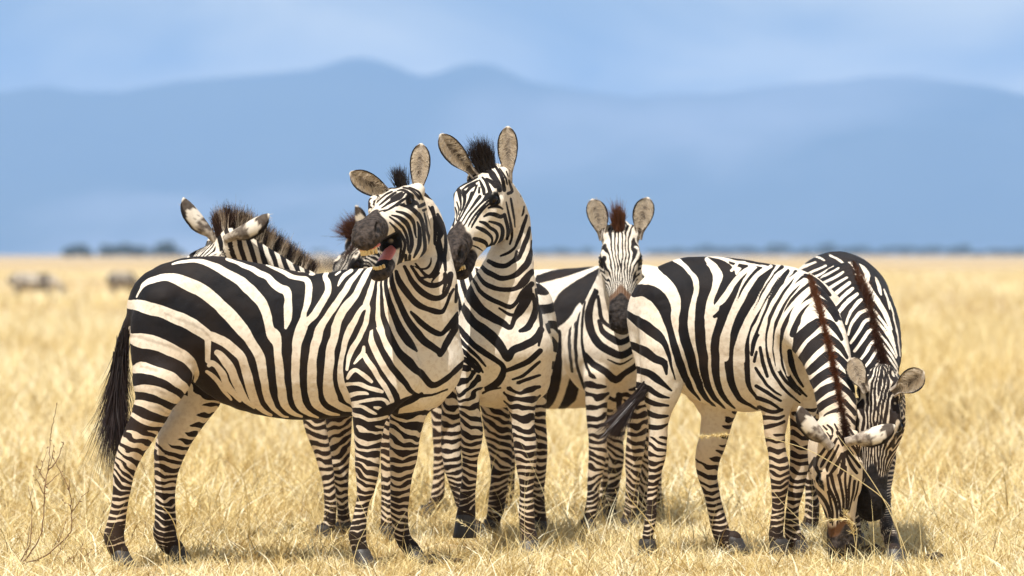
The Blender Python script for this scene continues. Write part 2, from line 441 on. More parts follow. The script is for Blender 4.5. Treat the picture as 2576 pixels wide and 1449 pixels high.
        for y in eyes and ((1, -1) if eyes == (1, 1) else ((1,) if eyes[0] else (-1,))):
            if squint:
                s.parts.append(('eye', W(np.array([.166, y * .074, -.046])), .022 * sc_)); continue
            s.parts.append(('eye', W(np.array([.166, y * .0805, -.044])), .0245 * sc_))
    def hit(s, crop, X, Y):
        """point of the body's surface seen at a place of the photograph, found by marching"""
        o = np.array([0, 0, CAMH]); d = unit(cpt(crop, X, Y, s.D) - o); t = s.D - 1.6; best = (9.0, t)
        for _ in range(90):
            e = float(sdf([q for q in s.tubes if q.k >= 0], (o + d * t)[None].astype(np.float32))[0])
            if e < best[0]: best = (e, t)
            if e < .0008 or t > s.D + 1.0: break
            t += max(min(e, .3) * .7, .0006)
        return o + d * best[1]
    def hl(s, p):
        O, X, Y, Z, k, _ = s.heads
        q = (p - O) / k
        return np.stack([q @ X, q @ Y, q @ Z], 1)
    # ---- stripe sets
    def strokes(s, tags, crop, D, items, base=-.02, post=None, reg=True, rough=.0022):
        L = []
        for sg, q in items:
            q = np.array([(a[0], a[1], a[2]) for a in q], float)
            P = np.array([cpt(crop, a[0], a[1], D) for a in q])[:, [0, 2]]
            if sg == 'P': L.append((sg, P, None)); continue
            A = crsub(np.column_stack([P, q[:, 2] * csc(crop, D) * .5]))
            L.append((sg, A[:, :2], np.maximum(A[:, 2], .0005)))
        def fn(p, info):
            w = np.stack([vnoise(p, .035, 3 + s.seed), vnoise(p, .035, 9 + s.seed)], 1) * rough
            u = p[:, [0, 2]] + w
            f = np.full(len(p), base, np.float32)
            for sg, P, wd in L:
                lo = P.min(0) - .06; hi = P.max(0) + .06
                m = np.all((u > lo) & (u < hi), axis=1)
                if not m.any(): continue
                v = u[m]
                if sg == 'P':
                    ins = np.zeros(len(v), bool); n = len(P)
                    for i in range(n):
                        (x0, y0), (x1, y1) = P[i], P[(i + 1) % n]
                        c = (y0 > v[:, 1]) != (y1 > v[:, 1])
                        ins ^= c & (v[:, 0] < (x1 - x0) * (v[:, 1] - y0) / (y1 - y0 + 1e-12) + x0)
                    d = -seg_dist(v, np.vstack([P, P[:1]]), np.zeros(n + 1))
                    e = np.where(ins, d, -d); f[m] = np.minimum(f[m], -np.clip(e, -1, .02)) if True else 0
                    continue
                e = seg_dist(v, P, wd)
                f[m] = np.maximum(f[m], e) if sg == 'D' else np.minimum(f[m], -e)
            return post(f, p, info) if post else f
        if reg: s.sets.append((tags, fn))
        return fn
    def lower(s, leg, z0, z1, bfn):
        """post step: hand the drawing over to limb bands below a height"""
        def post(f, p, info):
            for lg, b in (bfn.items()):
                d, a = info['legs'][lg]; t = s.legs[lg]
                m = (d < .03) & (p[:, 2] < z1[lg] + .06)
                if not m.any(): continue
                ax = np.stack([np.interp(a[m], t.L, t.P[:, i]) for i in range(3)], 1)
                fb = b(p[m], {'arc': a[m], 'axis': ax, 'legs': None})
                w = sstep(z1[lg], z1[lg] - .03, p[m, 2])
                f[m] = f[m] * (1 - w) + fb * w
            return f
        return post
    def bands(s, tags, lam, duty=.1, wob=.42, tilt=(0, 0, 0), off=0.0, fork=1.15, fn2=None, nz=.09, reg=True):
        """rings across a limb: lam = [(arc length, stripe spacing), ...]"""
        xs = np.array([a for a, _ in lam]); ls = np.array([b for _, b in lam])
        g = np.linspace(0, xs[-1] + .6, 400); ph = np.concatenate([[0], np.cumsum(np.diff(g) / np.interp(g[1:], xs, ls))])
        tl = np.array(tilt, float)
        def fn(p, info):
            a = info['arc'] + (p - info['axis']) @ tl
            if tags[0] in s.legs:
                t = s.legs[tags[0]]; o_ = np.argsort(t.P[:, 2]); dx_ = (p[:, 0] - info['axis'][:, 0])
                a = np.interp(p[:, 2], t.P[o_, 2], t.L[o_]) + dx_ * (.38 * sstep(.55, .25, info['arc']) if 'hind' in tags[0] else .0) * -1 + dx_ * .8 * vnoise(np.stack([p[:, 2] * 0 + s.seed, p[:, 2] * 0, p[:, 2]], 1), .12, len(tags[0])) + .25 * np.abs(dx_)
            lm = np.interp(a, xs, ls)
            n1 = vnoise(p * np.array([1, 1, .8]), nz, s.seed) + .5 * vnoise(p, nz * .4, s.seed + 5)
            n2 = vnoise(p * np.array([1.0, 1.0, 2.2]), .045, s.seed + 2)
            phs = np.interp(a, g, ph) + off + wob * n1 + fork * .16 * n2
            du = duty(info['arc']) if callable(duty) else duty
            n3 = vnoise(p * np.array([1, 1, 1.6]), .05, s.seed + 8)
            f = (np.cos(2 * math.pi * phs) + du + fork * .55 * n3) * lm / (2 * math.pi)
            return fn2(f, p, info) if fn2 else f
        if reg: s.sets.append((tags, fn))
        return fn
    def headset(s, reg=True):
        def fn(p, info):
            q = s.hl(p); x, y, z = q.T
            jaw = s.heads[5]
            q2 = q.copy()
            if jaw > .1:                                             # undo the jaw's swing below the mouth line
                c, n = math.cos(-jaw), math.sin(-jaw); X_, Z_ = x - .045, z + .105
                xr = .045 + X_ * c + Z_ * n; zr = -.105 - X_ * n + Z_ * c
                low = sstep(-.11, -.17, z + (x - .05) * .38)
                x = x * (1 - low) + xr * low; z = z * (1 - low) + zr * low
            zc = -.115
            th = np.arctan2(np.abs(y) / .085, (z - zc) / .10)
            a = th * .085
            wv = vnoise(p, .05, s.seed) * .008 + vnoise(p, .022, s.seed + 1) * .0028
            M = (.375, .165)
            dx = (x - M[0]); kx = np.where(dx < 0, 1.8, 1.2) + 7 * (1 - sstep(.02, .095, a))
            ph = np.sqrt((dx / kx) ** 2 + (a - M[1]) ** 2 * 1.02) + wv
            lam = .0125 + .004 * sstep(.05, .16, a) * sstep(.42, .2, x) - .002 * sstep(.3, .4, x)
            f = (np.cos(2 * math.pi * ph / .0135) + .02 + .3 * vnoise(p, .03, s.seed + 4)) * .0135 / (2 * math.pi)
            f = f * (1 + .8 * sstep(.05, .15, a))
            return f
        if reg: s.sets.append((['head'], fn))
        return fn
    def field(s, p):
        """stripe field at any points; blends the sets by how near each one's tubes are"""
        tags = sorted({t.tag for t in s.tubes if t.op == 'add'})
        dist = {}; arc = {}; ax = {}
        for tg in tags:
            b = np.full(len(p), 9.0, np.float32); a = np.zeros(len(p), np.float32)
            for t in s.tubes:
                if t.tag != tg or t.op != 'add': continue
                m = np.all((p > t.lo - .08) & (p < t.hi + .08), axis=1)
                if not m.any(): continue
                e, l = t.eval(p[m].astype(np.float32), True)
                bb, aa = b[m], a[m]; c = e < bb; bb[c] = e[c]; aa[c] = l[c]; b[m], a[m] = bb, aa
            dist[tg], arc[tg] = b, a
            t = [t for t in s.tubes if t.tag == tg and t.op == 'add'][0]
            ax[tg] = np.stack([np.interp(a, t.L, t.P[:, i]) for i in range(3)], 1)
        num = np.zeros(len(p)); den = np.zeros(len(p))
        for tg in s.legs: dist[tg] = dist[tg] + .05 * sstep(.11, .0, arc[tg])
        if 'head' in dist: dist['head'] = dist['head'] - .012
        dm = np.min(np.stack(list(dist.values())), 0)
        for tags_, fn in s.sets:
            d = np.min(np.stack([dist[t] for t in tags_]), 0)
            w = np.exp(-np.minimum((d - dm) / .008, 30.0)); m = w > .003
            if not m.any(): continue
            k = tags_[0]
            info = {'arc': arc[k][m], 'axis': ax[k][m], 'legs': {t: (dist[t][m], arc[t][m]) for t in dist}}
            num[m] += w[m] * fn(p[m], info); den[m] += w[m]
        f = np.where(den > 1e-6, num / np.maximum(den, 1e-6), -.02)
        return f, dist, arc, dm
    def paint(s, V):
        f, dist, arc, dm = s.field(V)
        n = len(V); mz = np.zeros(n); tn = np.zeros(n); bl = np.zeros(n); sh = np.zeros(n)
        if s.heads:
            q = s.hl(V); x, y, z = q.T; hw = (dist['head'] - dm) < .006
            nz = vnoise(V, .03, 5) * .012
            xx = x - .25 * np.maximum(0, np.abs(y) - .03) * 0 + nz
            lowr = sstep(-.13, -.17, z)
            e = xx + .02 * lowr + .04 * sstep(.045, .0, np.abs(y)) * sstep(-.09, -.05, z) * 1.0
            if s.brown: tn = sstep(.352, .372, e) * hw * s.brown
            off = .034 if s.brown else 0
            mz = sstep(.365 + off, .378 + off, e) * hw
            ny = np.abs(y)
            dn = np.linalg.norm(np.stack([(x - .490) / 1.5, ny - .058, (z + .085) / 1.6], 1), axis=1)
            bl = np.maximum(bl, sstep(.016, .010, dn) * hw)
            if getattr(s, 'blackm', 0): bl = np.maximum(bl, mz * s.blackm)
            if s.heads[5] < .1: bl = np.maximum(bl, sstep(.0045, .002, np.abs(z + .146)) * sstep(.37, .39, x) * hw)
            de = np.linalg.norm(np.stack([(x - .167) / 1.35, ny - .094, z + .044], 1), axis=1)
            bl = np.maximum(bl, sstep(.034, .028, de + .003 * vnoise(V, .012, 2)) * hw)
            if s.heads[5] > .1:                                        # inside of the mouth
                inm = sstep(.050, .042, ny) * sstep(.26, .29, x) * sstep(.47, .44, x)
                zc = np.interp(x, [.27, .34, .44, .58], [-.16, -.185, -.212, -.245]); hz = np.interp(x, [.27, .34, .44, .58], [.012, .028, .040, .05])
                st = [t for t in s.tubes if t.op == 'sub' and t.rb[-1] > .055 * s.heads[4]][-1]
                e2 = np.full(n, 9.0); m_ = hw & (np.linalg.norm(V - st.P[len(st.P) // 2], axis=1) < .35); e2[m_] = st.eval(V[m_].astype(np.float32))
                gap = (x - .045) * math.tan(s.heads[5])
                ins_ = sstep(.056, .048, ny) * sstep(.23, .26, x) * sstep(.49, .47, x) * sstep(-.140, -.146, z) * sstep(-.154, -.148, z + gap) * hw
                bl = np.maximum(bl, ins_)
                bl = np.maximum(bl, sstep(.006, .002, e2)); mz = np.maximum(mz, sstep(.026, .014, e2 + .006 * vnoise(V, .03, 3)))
        foot = np.zeros(n)
        for tg, t in s.legs.items():
            d = t.L[-1] - arc[tg]
            w = (dist[tg] - dm) < .004
            nn = vnoise(V, .02, 4) * .02
            f = np.where(w, f + .0003 + .0009 * sstep(.30, .06, d + nn) + .03 * sstep(.035, .012, d + .3 * nn), f)
        dust = np.clip(.5 * sstep(.95, .35, V[:, 2]) + .12 + .35 * vnoise(V, .16, 2) + .15 * vnoise(V, .05, 3), 0, 1)
        if getattr(s, 'extra', None): f, mz, tn, bl, sh, dust = s.extra(V, f, mz, tn, bl, sh, dust, dist, dm)
        return dict(stripe=f, muzzle=mz, tan=tn, black=bl, shadow_stripe=sh, dust=dust)
    # ---- parts
    def hair(s, P, D_, L, n, spread=.25, width=.003, name='mane', jit=.012, brown=0.0, lat=None, droop=0.0, stripe=None, seed=3, lj=.25, lean=(0, 0, 0)):
        """short stiff strands along a crest: P points, D_ directions, L lengths (per point)"""
        r = np.random.default_rng(seed + s.seed * 10)
        P = np.asarray(P, float); D_ = np.asarray(D_, float); L = np.broadcast_to(np.asarray(L, float), (len(P),))
        t = r.random(n) * (len(P) - 1); i = np.minimum(t.astype(int), len(P) - 2); fr = (t - i)[:, None]
        root0 = P[i] * (1 - fr) + P[i + 1] * fr; root = root0 + r.normal(0, jit * .6, (n, 3))
        d = D_[i] * (1 - fr) + D_[i + 1] * fr + r.normal(0, spread, (n, 3)) + np.asarray(lean)
        d /= np.linalg.norm(d, axis=1)[:, None]
        ln = (L[i] * (1 - fr[:, 0]) + L[i + 1] * fr[:, 0]) * (1 - lj + 2 * lj * r.random(n))
        sd = np.cross(d, r.normal(0, 1, (n, 3))); sd /= np.linalg.norm(sd, axis=1)[:, None]
        f = s.field(root0 + r.normal(0, .002, (n, 3)))[0] if stripe is None else np.full(n, stripe)
        K = 4; V = []; A = []; Tp = []
        bend = r.normal(0, .10, (n, 3)); bend[:, 2] -= droop
        for k in range(K):
            u = k / (K - 1); c = root + d * (ln * u)[:, None] + bend * (ln * u * u)[:, None]
            w = width * (1 - .85 * u) * .5
            V.append(c - sd * w); V.append(c + sd * w)
            A += [f > 0, f > 0]; Tp += [np.full(n, u), np.full(n, u)]
        V = np.stack(V, 1).reshape(-1, 3); A = np.stack(A, 1).ravel().astype(float); Tp = np.stack(Tp, 1).ravel()
        b = np.arange(n)[:, None] * 2 * K
        F = np.concatenate([b + np.array([2 * k, 2 * k + 1, 2 * k + 3, 2 * k + 2]) for k in range(K - 1)])
        br = np.full(len(V), brown) if np.isscalar(brown) else np.repeat(np.interp(t, np.arange(len(brown)), brown), 2 * K)
        return mesh_obj(name, V, F, HAIR, s.body, s.org, True, dict(stripe=A, tip=Tp, brown=br))
    def ear(s, base, tip, op, W=.042, n=22, curl=1.0, blackrim=1.0):
        base, tip = np.asarray(base, float), np.asarray(tip, float)
        L = np.linalg.norm(tip - base); e = (tip - base) / L; o = np.asarray(op, float); o = unit(o - e * (o @ e)); sd = np.cross(e, o)
        us = np.linspace(-.22, 1, n); m = 17
        V, F, A = [], [], dict(inner=[], rim=[], white=[], dark=[])
        for side in (0, 1):
            for u in us:
                uu = max(u, 0)
                w = W * np.interp(uu, EU, EW)
                al = np.interp(uu, [0, .2, .5, .8, 1], [2.5, 2.0, 1.45, 1.25, 1.2]) * curl
                r_ = w if al > math.pi / 2 else w / math.sin(al)
                th = .0045 * (1 - .5 * uu)
                rr = r_ if side == 0 else max(r_ - th, .001)
                for j in range(m):
                    be = (j / (m - 1) * 2 - 1); b_ = be * al
                    p = base + e * u * L + sd * rr * math.sin(b_) + o * (r_ - rr * math.cos(b_) - .5 * W)
                    p = p + e * .03 * L * (math.cos(be * 1.5)) * uu
                    V.append(p)
                    nb = .3 * float(vnoise(np.array([p]), .018, 3)[0])
                    A['inner'].append(side)
                    A['rim'].append(blackrim * float(abs(be) > (.84 if side else (.78 - .22 * max(0, u - .5)))) * float(.22 < u < .955) * (0 if (abs(be) > .9 and side == 0 and False) else 1))
                    A['white'].append(float(u > .955) if side else (.8 if .40 + nb * .5 < u < .68 + nb * .3 else 0.0) if u <= .965 else 1.0)
                    A['dark'].append((.75 * float(abs(be) < .22 and u < .75) * abs(math.sin(u * 9 + 1)) if side else (.85 if .68 + nb * .3 <= u < .965 else (.7 if .06 < u < .46 and nb > .0 else 0.0))))
        q = n * m
        for i in range(n - 1):
            for j in range(m - 1):
                a = i * m + j; F.append((a, a + 1, a + m + 1, a + m)); a += q; F.append((a, a + m, a + m + 1, a + 1))
            for j, fl in ((0, 0), (m - 1, 1)):
                a, b_ = i * m + j, (i + 1) * m + j
                F.append((a, b_, b_ + q, a + q) if not fl else (a, a + q, b_ + q, b_))
        for j in range(m - 1):
            a = (n - 1) * m + j; F.append((a, a + 1, a + 1 + q, a + q))
        ob = mesh_obj('ear', V, F, EARM, s.body, s.org, True, A)
        # pale hair inside the cup
        r = np.random.default_rng(int(abs(base[0]) * 1000) % 997); K = 3; N = 400
        uu = r.uniform(.06, .86, N); sgn = np.where(r.random(N) < .5, -1, 1); be = sgn * r.uniform(.35, .93, N)
        hv, hf, at = [], [], []
        for i in range(N):
            u = uu[i]; w = W * np.interp(u, EU, EW)
            al = np.interp(u, [0, .2, .5, .8, 1], [2.5, 2.0, 1.45, 1.25, 1.2]) * curl; r_ = w if al > math.pi / 2 else w / math.sin(al)
            b_ = be[i] * al; rr = r_ - .005
            p = base + e * u * L + sd * rr * math.sin(b_) + o * (r_ - rr * math.cos(b_) - .5 * W)
            d = unit(-sgn[i] * sd * r.uniform(.5, 1) + e * r.uniform(-.2, 1.1) + o * r.uniform(.0, .5) + r.normal(0, .22, 3)); ln = W * r.uniform(.25, .85); sw = unit(np.cross(d, o) + .001) * .0009
            for k in range(K):
                c = p + d * ln * k / (K - 1) + e * ln * .25 * (k / (K - 1)) ** 2; hv += [c - sw * (1 - .8 * k / (K - 1)), c + sw * (1 - .8 * k / (K - 1))]; at += [k / (K - 1) * .45] * 2
            hf += [(i * 6, i * 6 + 1, i * 6 + 3, i * 6 + 2), (i * 6 + 2, i * 6 + 3, i * 6 + 5, i * 6 + 4)]
        h = mesh_obj('ear_hair', hv, hf, HAIR, ob, s.org, True, dict(stripe=np.zeros(len(hv)), tip=at, brown=np.zeros(len(hv))))
        return ob
    def build(s, name='zebra', cat='zebra'):
        t0 = time.time()
        V, F = polygonise(s.tubes, s.vox)
        # slight unevenness of muscle and skin along the surface normal
        n_ = np.zeros_like(V); q_ = V[F]; fn_ = np.cross(q_[:, 2] - q_[:, 0], q_[:, 3] - q_[:, 1])
        for k in range(4):
            for ax in range(3): n_[:, ax] += np.bincount(F[:, k], fn_[:, ax], len(V))
        n_ /= np.linalg.norm(n_, axis=1)[:, None] + 1e-12
        hd = sstep(.12, .3, np.linalg.norm(V - s.HW(np.array([.2, 0, -.1])), axis=1)) if s.heads else 1.0
        V = V + n_ * ((.0045 * vnoise(V * [1, 1, .7], .13, 11) + .0022 * vnoise(V, .05, 12)) * hd + .0008 * vnoise(V, .02, 13))[:, None]
        if s.heads:
            q = s.hl(V); mm = sstep(.37, .43, q[:, 0]) * (np.abs(q[:, 1]) < .09) * (np.abs(q[:, 2] + .12) < .12)
            V = V + n_ * (mm * (.0022 * vnoise(q * [1.6, .6, .8], .011, 3) + .0012 * vnoise(q, .006, 4)))[:, None]
        A = s.paint(V.astype(np.float32))
        s.body = mesh_obj(name, V, F, COAT, None, s.org, True, A)
        tag(s.body, s.label, cat, s.group)
        for p_, c, r in s.parts:
            u = np.linspace(0, math.pi, 13); v = np.linspace(0, 2 * math.pi, 18, endpoint=False)
            vv = [(c[0] + r * math.sin(a) * math.cos(b), c[1] + r * math.sin(a) * math.sin(b), c[2] + r * math.cos(a)) for a in u for b in v]
            ff = [(i * 18 + j, (i + 1) * 18 + j, (i + 1) * 18 + (j + 1) % 18, i * 18 + (j + 1) % 18) for i in range(12) for j in range(18)]
            mesh_obj(p_, vv, ff, EYEM, s.body, s.org)
        for top, bot, r in s.hoofs:
            ax = bot - top; L = np.linalg.norm(ax); ax = ax / L
            B = MB(); R = []; P = []
            fw = unit(ax * np.array([1, 1, 0]) + np.array([1e-4, -1e-5, 0]))
            vs = []; nn = 24
            for u, k in ((-.35, .90), (-.12, 1.02), (0, 1.06), (.15, 1.05), (.55, 1.14), (.97, 1.24), (1.0, 1.20)):
                c = top + ax * L * u
                for j in range(nn):
                    a = 2 * math.pi * j / nn; d = np.array([math.cos(a), math.sin(a), 0])
                    q = c + d * r * k * (1 + .10 * max(0, d @ fw)); 
                    if u > .9 and L < .2 and abs(bot[2]) < .01: q[2] = .002 if u == 1.0 else .006
                    vs.append(q)
            ff = [(i * nn + j, i * nn + (j + 1) % nn, (i + 1) * nn + (j + 1) % nn, (i + 1) * nn + j) for i in range(6) for j in range(nn)]
            ff.append(tuple(6 * nn + j for j in range(nn)))
            mesh_obj('hoof', vs, ff, HOOFM, s.body, s.org)
        print('%s built, %d verts, %.1fs' % (s.label[:40], len(V), time.time() - t0), flush=True)
        return s.body
    def teeth(s, pts, jawrot=False, h=.016, w=.011, up=-1, name='teeth'):
        """a row of incisors on a small arc; pts local (x, y, z)"""
        B = MB()
        for i, p in enumerate(pts):
            p = np.array(p, float); o = [(-1, -1, 0), (1, -1, 0), (1, 1, 0), (-1, 1, 0), (-.8, -.85, 1), (.8, -.85, 1), (.8, .85, 1), (-.8, .85, 1)]
            v = np.array([(p[0] + a * .005, p[1] + b * w * .5, p[2] + up * h * c) for a, b, c in o])
            if jawrot: v = s.jr(v)
            B.add(s.HW(v), [(0, 3, 2, 1), (4, 5, 6, 7), (0, 1, 5, 4), (1, 2, 6, 5), (2, 3, 7, 6), (3, 0, 4, 7)])
        o = B.build(name, TOOTHM, s.body, s.org, False)
        bv = o.modifiers.new('round', 'BEVEL'); bv.width = .0018; bv.segments = 2
        return o
    def gum(s, pts, r):
        P = s.HW(np.array(pts, float)); m = MB(); m.tube(crsub(P, 3), r, 8)
        return m.build('gum', TONGM, s.body, s.org)
    def tongue(s, pts):
        P = s.HW(s.jr(np.array([p[:3] for p in pts], float)))
        t = Tube(P, [p[3] for p in pts], [p[4] for p in pts], s.heads[2], .01)
        V, F = polygonise([t], .003)
        return mesh_obj('tongue', V, F, TONGM, s.body, s.org)
# ---------------------------------------------------------------- stripe drawings, in crop units (x, y, width); D = black stroke, W = white stroke, P = white area
CROPS['A'] = (301.9, 628.9, .15625)
def _sh(dx, dy): return lambda *q: [(x + dx, y + dy, w) for x, y, w in q]
_a, _b, _c, _d = _sh(0, 0), _sh(2254, 0), _sh(0, 1368), _sh(2254, 1368)
def _k(*q): return [(((880.5 + x * .3472) - 301.9) / .15625, ((534.6 + y * .3472) - 628.9) / .15625, w * 2.222) for x, y, w in q]   # c9 to A
ST1 = [('W', L) for L in (
  _a((40,880,140),(140,890,150),(300,895,190),(480,945,200),(700,1010,190),(900,1090,200),(1100,1180,210),(1250,1280,200),(1380,1380,170)) + _c((1395,60,110),(1395,250,92),(1390,420,88)),
  _a((1380,1370,120),(1480,1400,150)) + _c((1560,70,150),(1700,140,150),(1830,250,150),(1940,360,140),(1985,500,140),(2030,640,150),(2070,820,150),(2120,1000,140),(2190,1160,110),(2290,1260,70),(2400,1320,50)),
  _c((1545,290,95),(1600,330,120),(1680,430,140),(1760,540,150),(1810,680,140),(1860,800,140),(1920,930,130),(1990,1050,110),(2060,1130,70),(2130,1200,40)),
  _c((1400,500,60),(1450,460,90),(1530,500,90),(1620,620,110),(1670,760,110),(1740,880,110),(1830,990,90),(1900,1070,60)),
  _a((220,760,30),(285,640,40),(350,550,80),(480,490,100),(700,440,115),(880,470,160),(1100,560,200),(1300,660,210),(1480,800,200),(1620,920,200),(1760,1060,210),(1900,1210,210),(2000,1340,190)) + _c((2060,60,160),(2140,190,155),(2230,340,160),(2265,480,145),(2290,640,140),(2320,840,120),(2350,1000,120),(2400,1130,110),(2470,1230,80)) + _d((330,1330,50),(420,1350,25)),
  _a((800,225,30),(950,190,45),(1150,172,52),(1330,200,80),(1520,280,110),(1720,390,130),(1900,490,150),(2040,610,170),(2160,730,170),(2270,860,160),(2330,1000,150),(2370,1150,140),(2410,1290,150)) + _d((215,20,210),(265,130,150),(275,300,130),(300,500,140),(310,700,130),(330,850,140),(340,1000,150),(370,1130,130),(440,1230,100),(540,1300,70),(650,1340,30)),
  _a((1680,145,45),(1800,190,55),(1950,250,70),(2100,310,80),(2230,380,100)) + _b((100,440,100),(200,550,120),(310,620,130),(400,660,150),(430,760,125),(435,900,125),(440,1050,125),(430,1150,100),(400,1260,45)),
  _b((70,245,30),(200,300,45),(330,350,65),(450,420,75),(600,455,65),(720,480,90),(765,580,110),(765,700,110),(750,850,110),(700,1000,90),(690,1100,100),(680,1200,170),(640,1300,180)) + _d((610,30,170),(580,150,150),(570,300,135),(560,500,125),(560,700,130),(565,850,130),(580,1000,140),(610,1130,130),(680,1230,110),(780,1300,70),(900,1350,30)),
  _b((1060,350,60),(1020,430,80),(1070,540,105),(1080,650,105),(1040,750,110),(980,860,110),(920,960,110),(850,1060,110),(760,1150,100),(700,1230,100)),
  _b((590,345,36),(650,345,30)), _b((780,390,45),(830,390,50),(845,360,30)), _b((1195,400,28),(1260,350,34)),
  _b((1440,330,60),(1330,420,70),(1280,500,55),(1240,580,20)),
  _b((1620,290,50),(1530,400,70),(1420,540,90),(1350,660,100),(1270,780,110),(1180,920,115),(1080,1060,110),(1000,1180,120),(940,1300,140)) + _d((910,60,150),(870,170,150),(850,300,140),(830,450,140),(825,600,150),(820,750,150),(830,900,160),(850,1030,150),(900,1150,130),(990,1230,90),(1100,1290,70),(1250,1310,30)),
  _b((1770,265,60),(1690,380,90),(1630,500,100),(1570,620,100),(1500,760,110),(1400,880,130),(1300,1020,130),(1250,1130,130),(1210,1250,150)) + _d((1190,30,130),(1150,150,140),(1120,300,140),(1110,450,150),(1090,600,150),(1080,750,160),(1090,900,190),(1130,1020,200),(1200,1120,130),(1320,1190,110),(1450,1230,60)),
  _b((1845,320,50),(1820,450,70),(1780,600,80),(1740,750,90),(1700,860,100),(1690,900,90),(1620,960,70),(1560,1060,90),(1510,1160,100),(1440,1280,110)) + _d((1380,60,100),(1340,200,90),(1310,350,80),(1290,450,80),(1280,600,90),(1290,750,110),(1320,850,120),(1360,950,110),(1400,1050,100),(1440,1120,40)),
  _b((1710,880,80),(1730,980,70),(1710,1120,80),(1670,1240,80)) + _d((1600,30,80),(1540,130,80),(1480,230,90),(1430,350,80),(1410,450,60),(1390,560,50)),
  _d((1665,200,50),(1650,300,70),(1580,390,60),(1515,470,30)), _d((1680,330,80),(1740,440,90),(1830,560,90),(1900,690,80),(1980,800,90),(2060,930,80),(2120,1060,70),(2130,1150,50)),
  _d((1400,700,50),(1450,620,70),(1540,570,60),(1640,630,70),(1730,700,70),(1800,760,45)), _d((1390,800,60),(1500,785,50),(1620,800,70),(1750,860,70),(1870,890,70),(1960,920,50)),
  _d((1440,980,80),(1560,940,70),(1680,940,55),(1735,955,35)), _d((1470,1120,80),(1600,1080,50),(1750,1050,60),(1880,1030,50),(1990,1040,50),(2060,1110,60),(2090,1200,60)),
  _d((1490,1160,50),(1620,1150,50),(1720,1200,60),(1830,1260,50),(1870,1275,30)), _d((1840,1170,40),(1930,1190,70),(2010,1240,60)), _d((1490,1290,70),(1620,1320,60),(1750,1370,60),(1900,1360,60),(2040,1320,50)),
  _c((105,-100,60),(110,40,130),(300,90,220),(500,120,230),(700,190,210),(880,275,190),(1030,360,180),(1130,460,150),(1185,570,110),(1195,660,80),(1150,770,40)),
  _c((195,560,120),(330,530,190),(500,560,160),(680,620,160),(820,680,170),(940,780,150),(1030,860,120),(1060,960,60)),
  _c((220,870,90),(400,860,120),(560,890,140),(700,950,160),(850,1030,150),(960,1100,90)), _c((220,1085,80),(400,1120,120),(550,1170,150),(700,1240,150),(820,1280,100)),
  _c((180,1290,70),(350,1380,80),(550,1440,90),(700,1470,60)))]
ST1 += [('P', _b((1925,330,0),(1880,560,0),(1852,900,0),(1850,1130,0),(1872,1240,0)) + _d((1760,-60,0),(1730,100,0),(1790,250,0),(1860,400,0),(1950,550,0),(2050,700,0),(2160,830,0),(2240,960,0),(2270,1100,0),(2200,1300,0)) + _k((500,1449,0),(900,1400,0),(900,300,0),(700,-40,0),(480,-150,0),(230,300,0)))]
ST1 += [('D', L) for L in (
  _d((1840,-90,60),(1865,0,100),(1900,100,110),(1960,240,105),(2050,400,110),(2150,560,110),(2250,680,110),(2340,780,90),(2400,880,80),(2480,950,60),(2576,985,40)),
  _b((1955,440,18),(1940,560,40),(1945,700,52),(1955,900,70),(1985,1100,90),(2050,1280,105)) + _d((2080,0,120),(2170,180,120),(2270,330,140),(2400,450,150),(2500,560,120)) + _k((510,1165,50),(545,1210,48),(595,1258,50),(660,1235,40),(745,1170,40),(830,1085,34)),
  _k((262,430,25),(255,520,28),(270,610,38),(298,700,45),(335,790,52),(375,870,60),(425,940,60),(480,1005,20)),
  _k((290,430,26),(302,520,40),(330,600,42),(365,680,46),(410,770,52),(470,860,58),(530,930,58),(590,975,50),(640,1010,45),(655,1035,35),(690,960,50),(750,860,50),(790,760,40)),
  _k((440,720,20),(500,790,40),(560,840,45),(620,875,45),(665,880,35),(720,820,45),(780,740,40)),
  _k((330,430,30),(352,500,45),(400,570,52),(455,640,48),(530,690,42),(600,715,40),(660,722,35),(690,680,25),(720,600,25),(745,560,20)),
  _k((390,390,25),(435,480,35),(490,550,45),(550,600,45),(620,625,42),(680,600,35),(712,540,25)),
  _k((440,390,22),(500,480,30),(560,525,38),(620,530,35),(672,500,25),(690,440,20)),
  _k((470,370,15),(540,450,25),(590,465,28),(635,420,28),(655,340,30),(650,260,35),(640,200,30)),
  _k((590,-40,26),(612,60,30),(610,140,30),(612,230,18)), _k((630,10,20),(655,110,60),(640,190,30)), _k((680,120,20),(690,220,25),(680,330,30),(690,420,20)), _k((640,440,22),(590,505,14)),
  _k((725,450,44),(718,530,26)), _k((780,540,50),(762,650,20)), _k((230,1449,60),(330,1400,50),(460,1340,40),(590,1330,16),(700,1290,14)),
  _k((480,1120,14),(420,1090,10)), _d((2160,1230,30),(2300,1120,90),(2450,1060,90),(2600,960,60)))]
SH1 = [_c((140,20,60),(300,30,50),(450,80,60),(650,140,60),(850,210,60),(980,280,30)), _c((330,520,30),(450,530,60),(600,570,50)), _c((480,860,30),(600,890,60),(720,940,40)), _c((450,1140,30),(600,1180,60),(760,1270,40)), _a((700,1020,20),(1000,1150,50),(1300,1290,50),(1450,1440,30))]
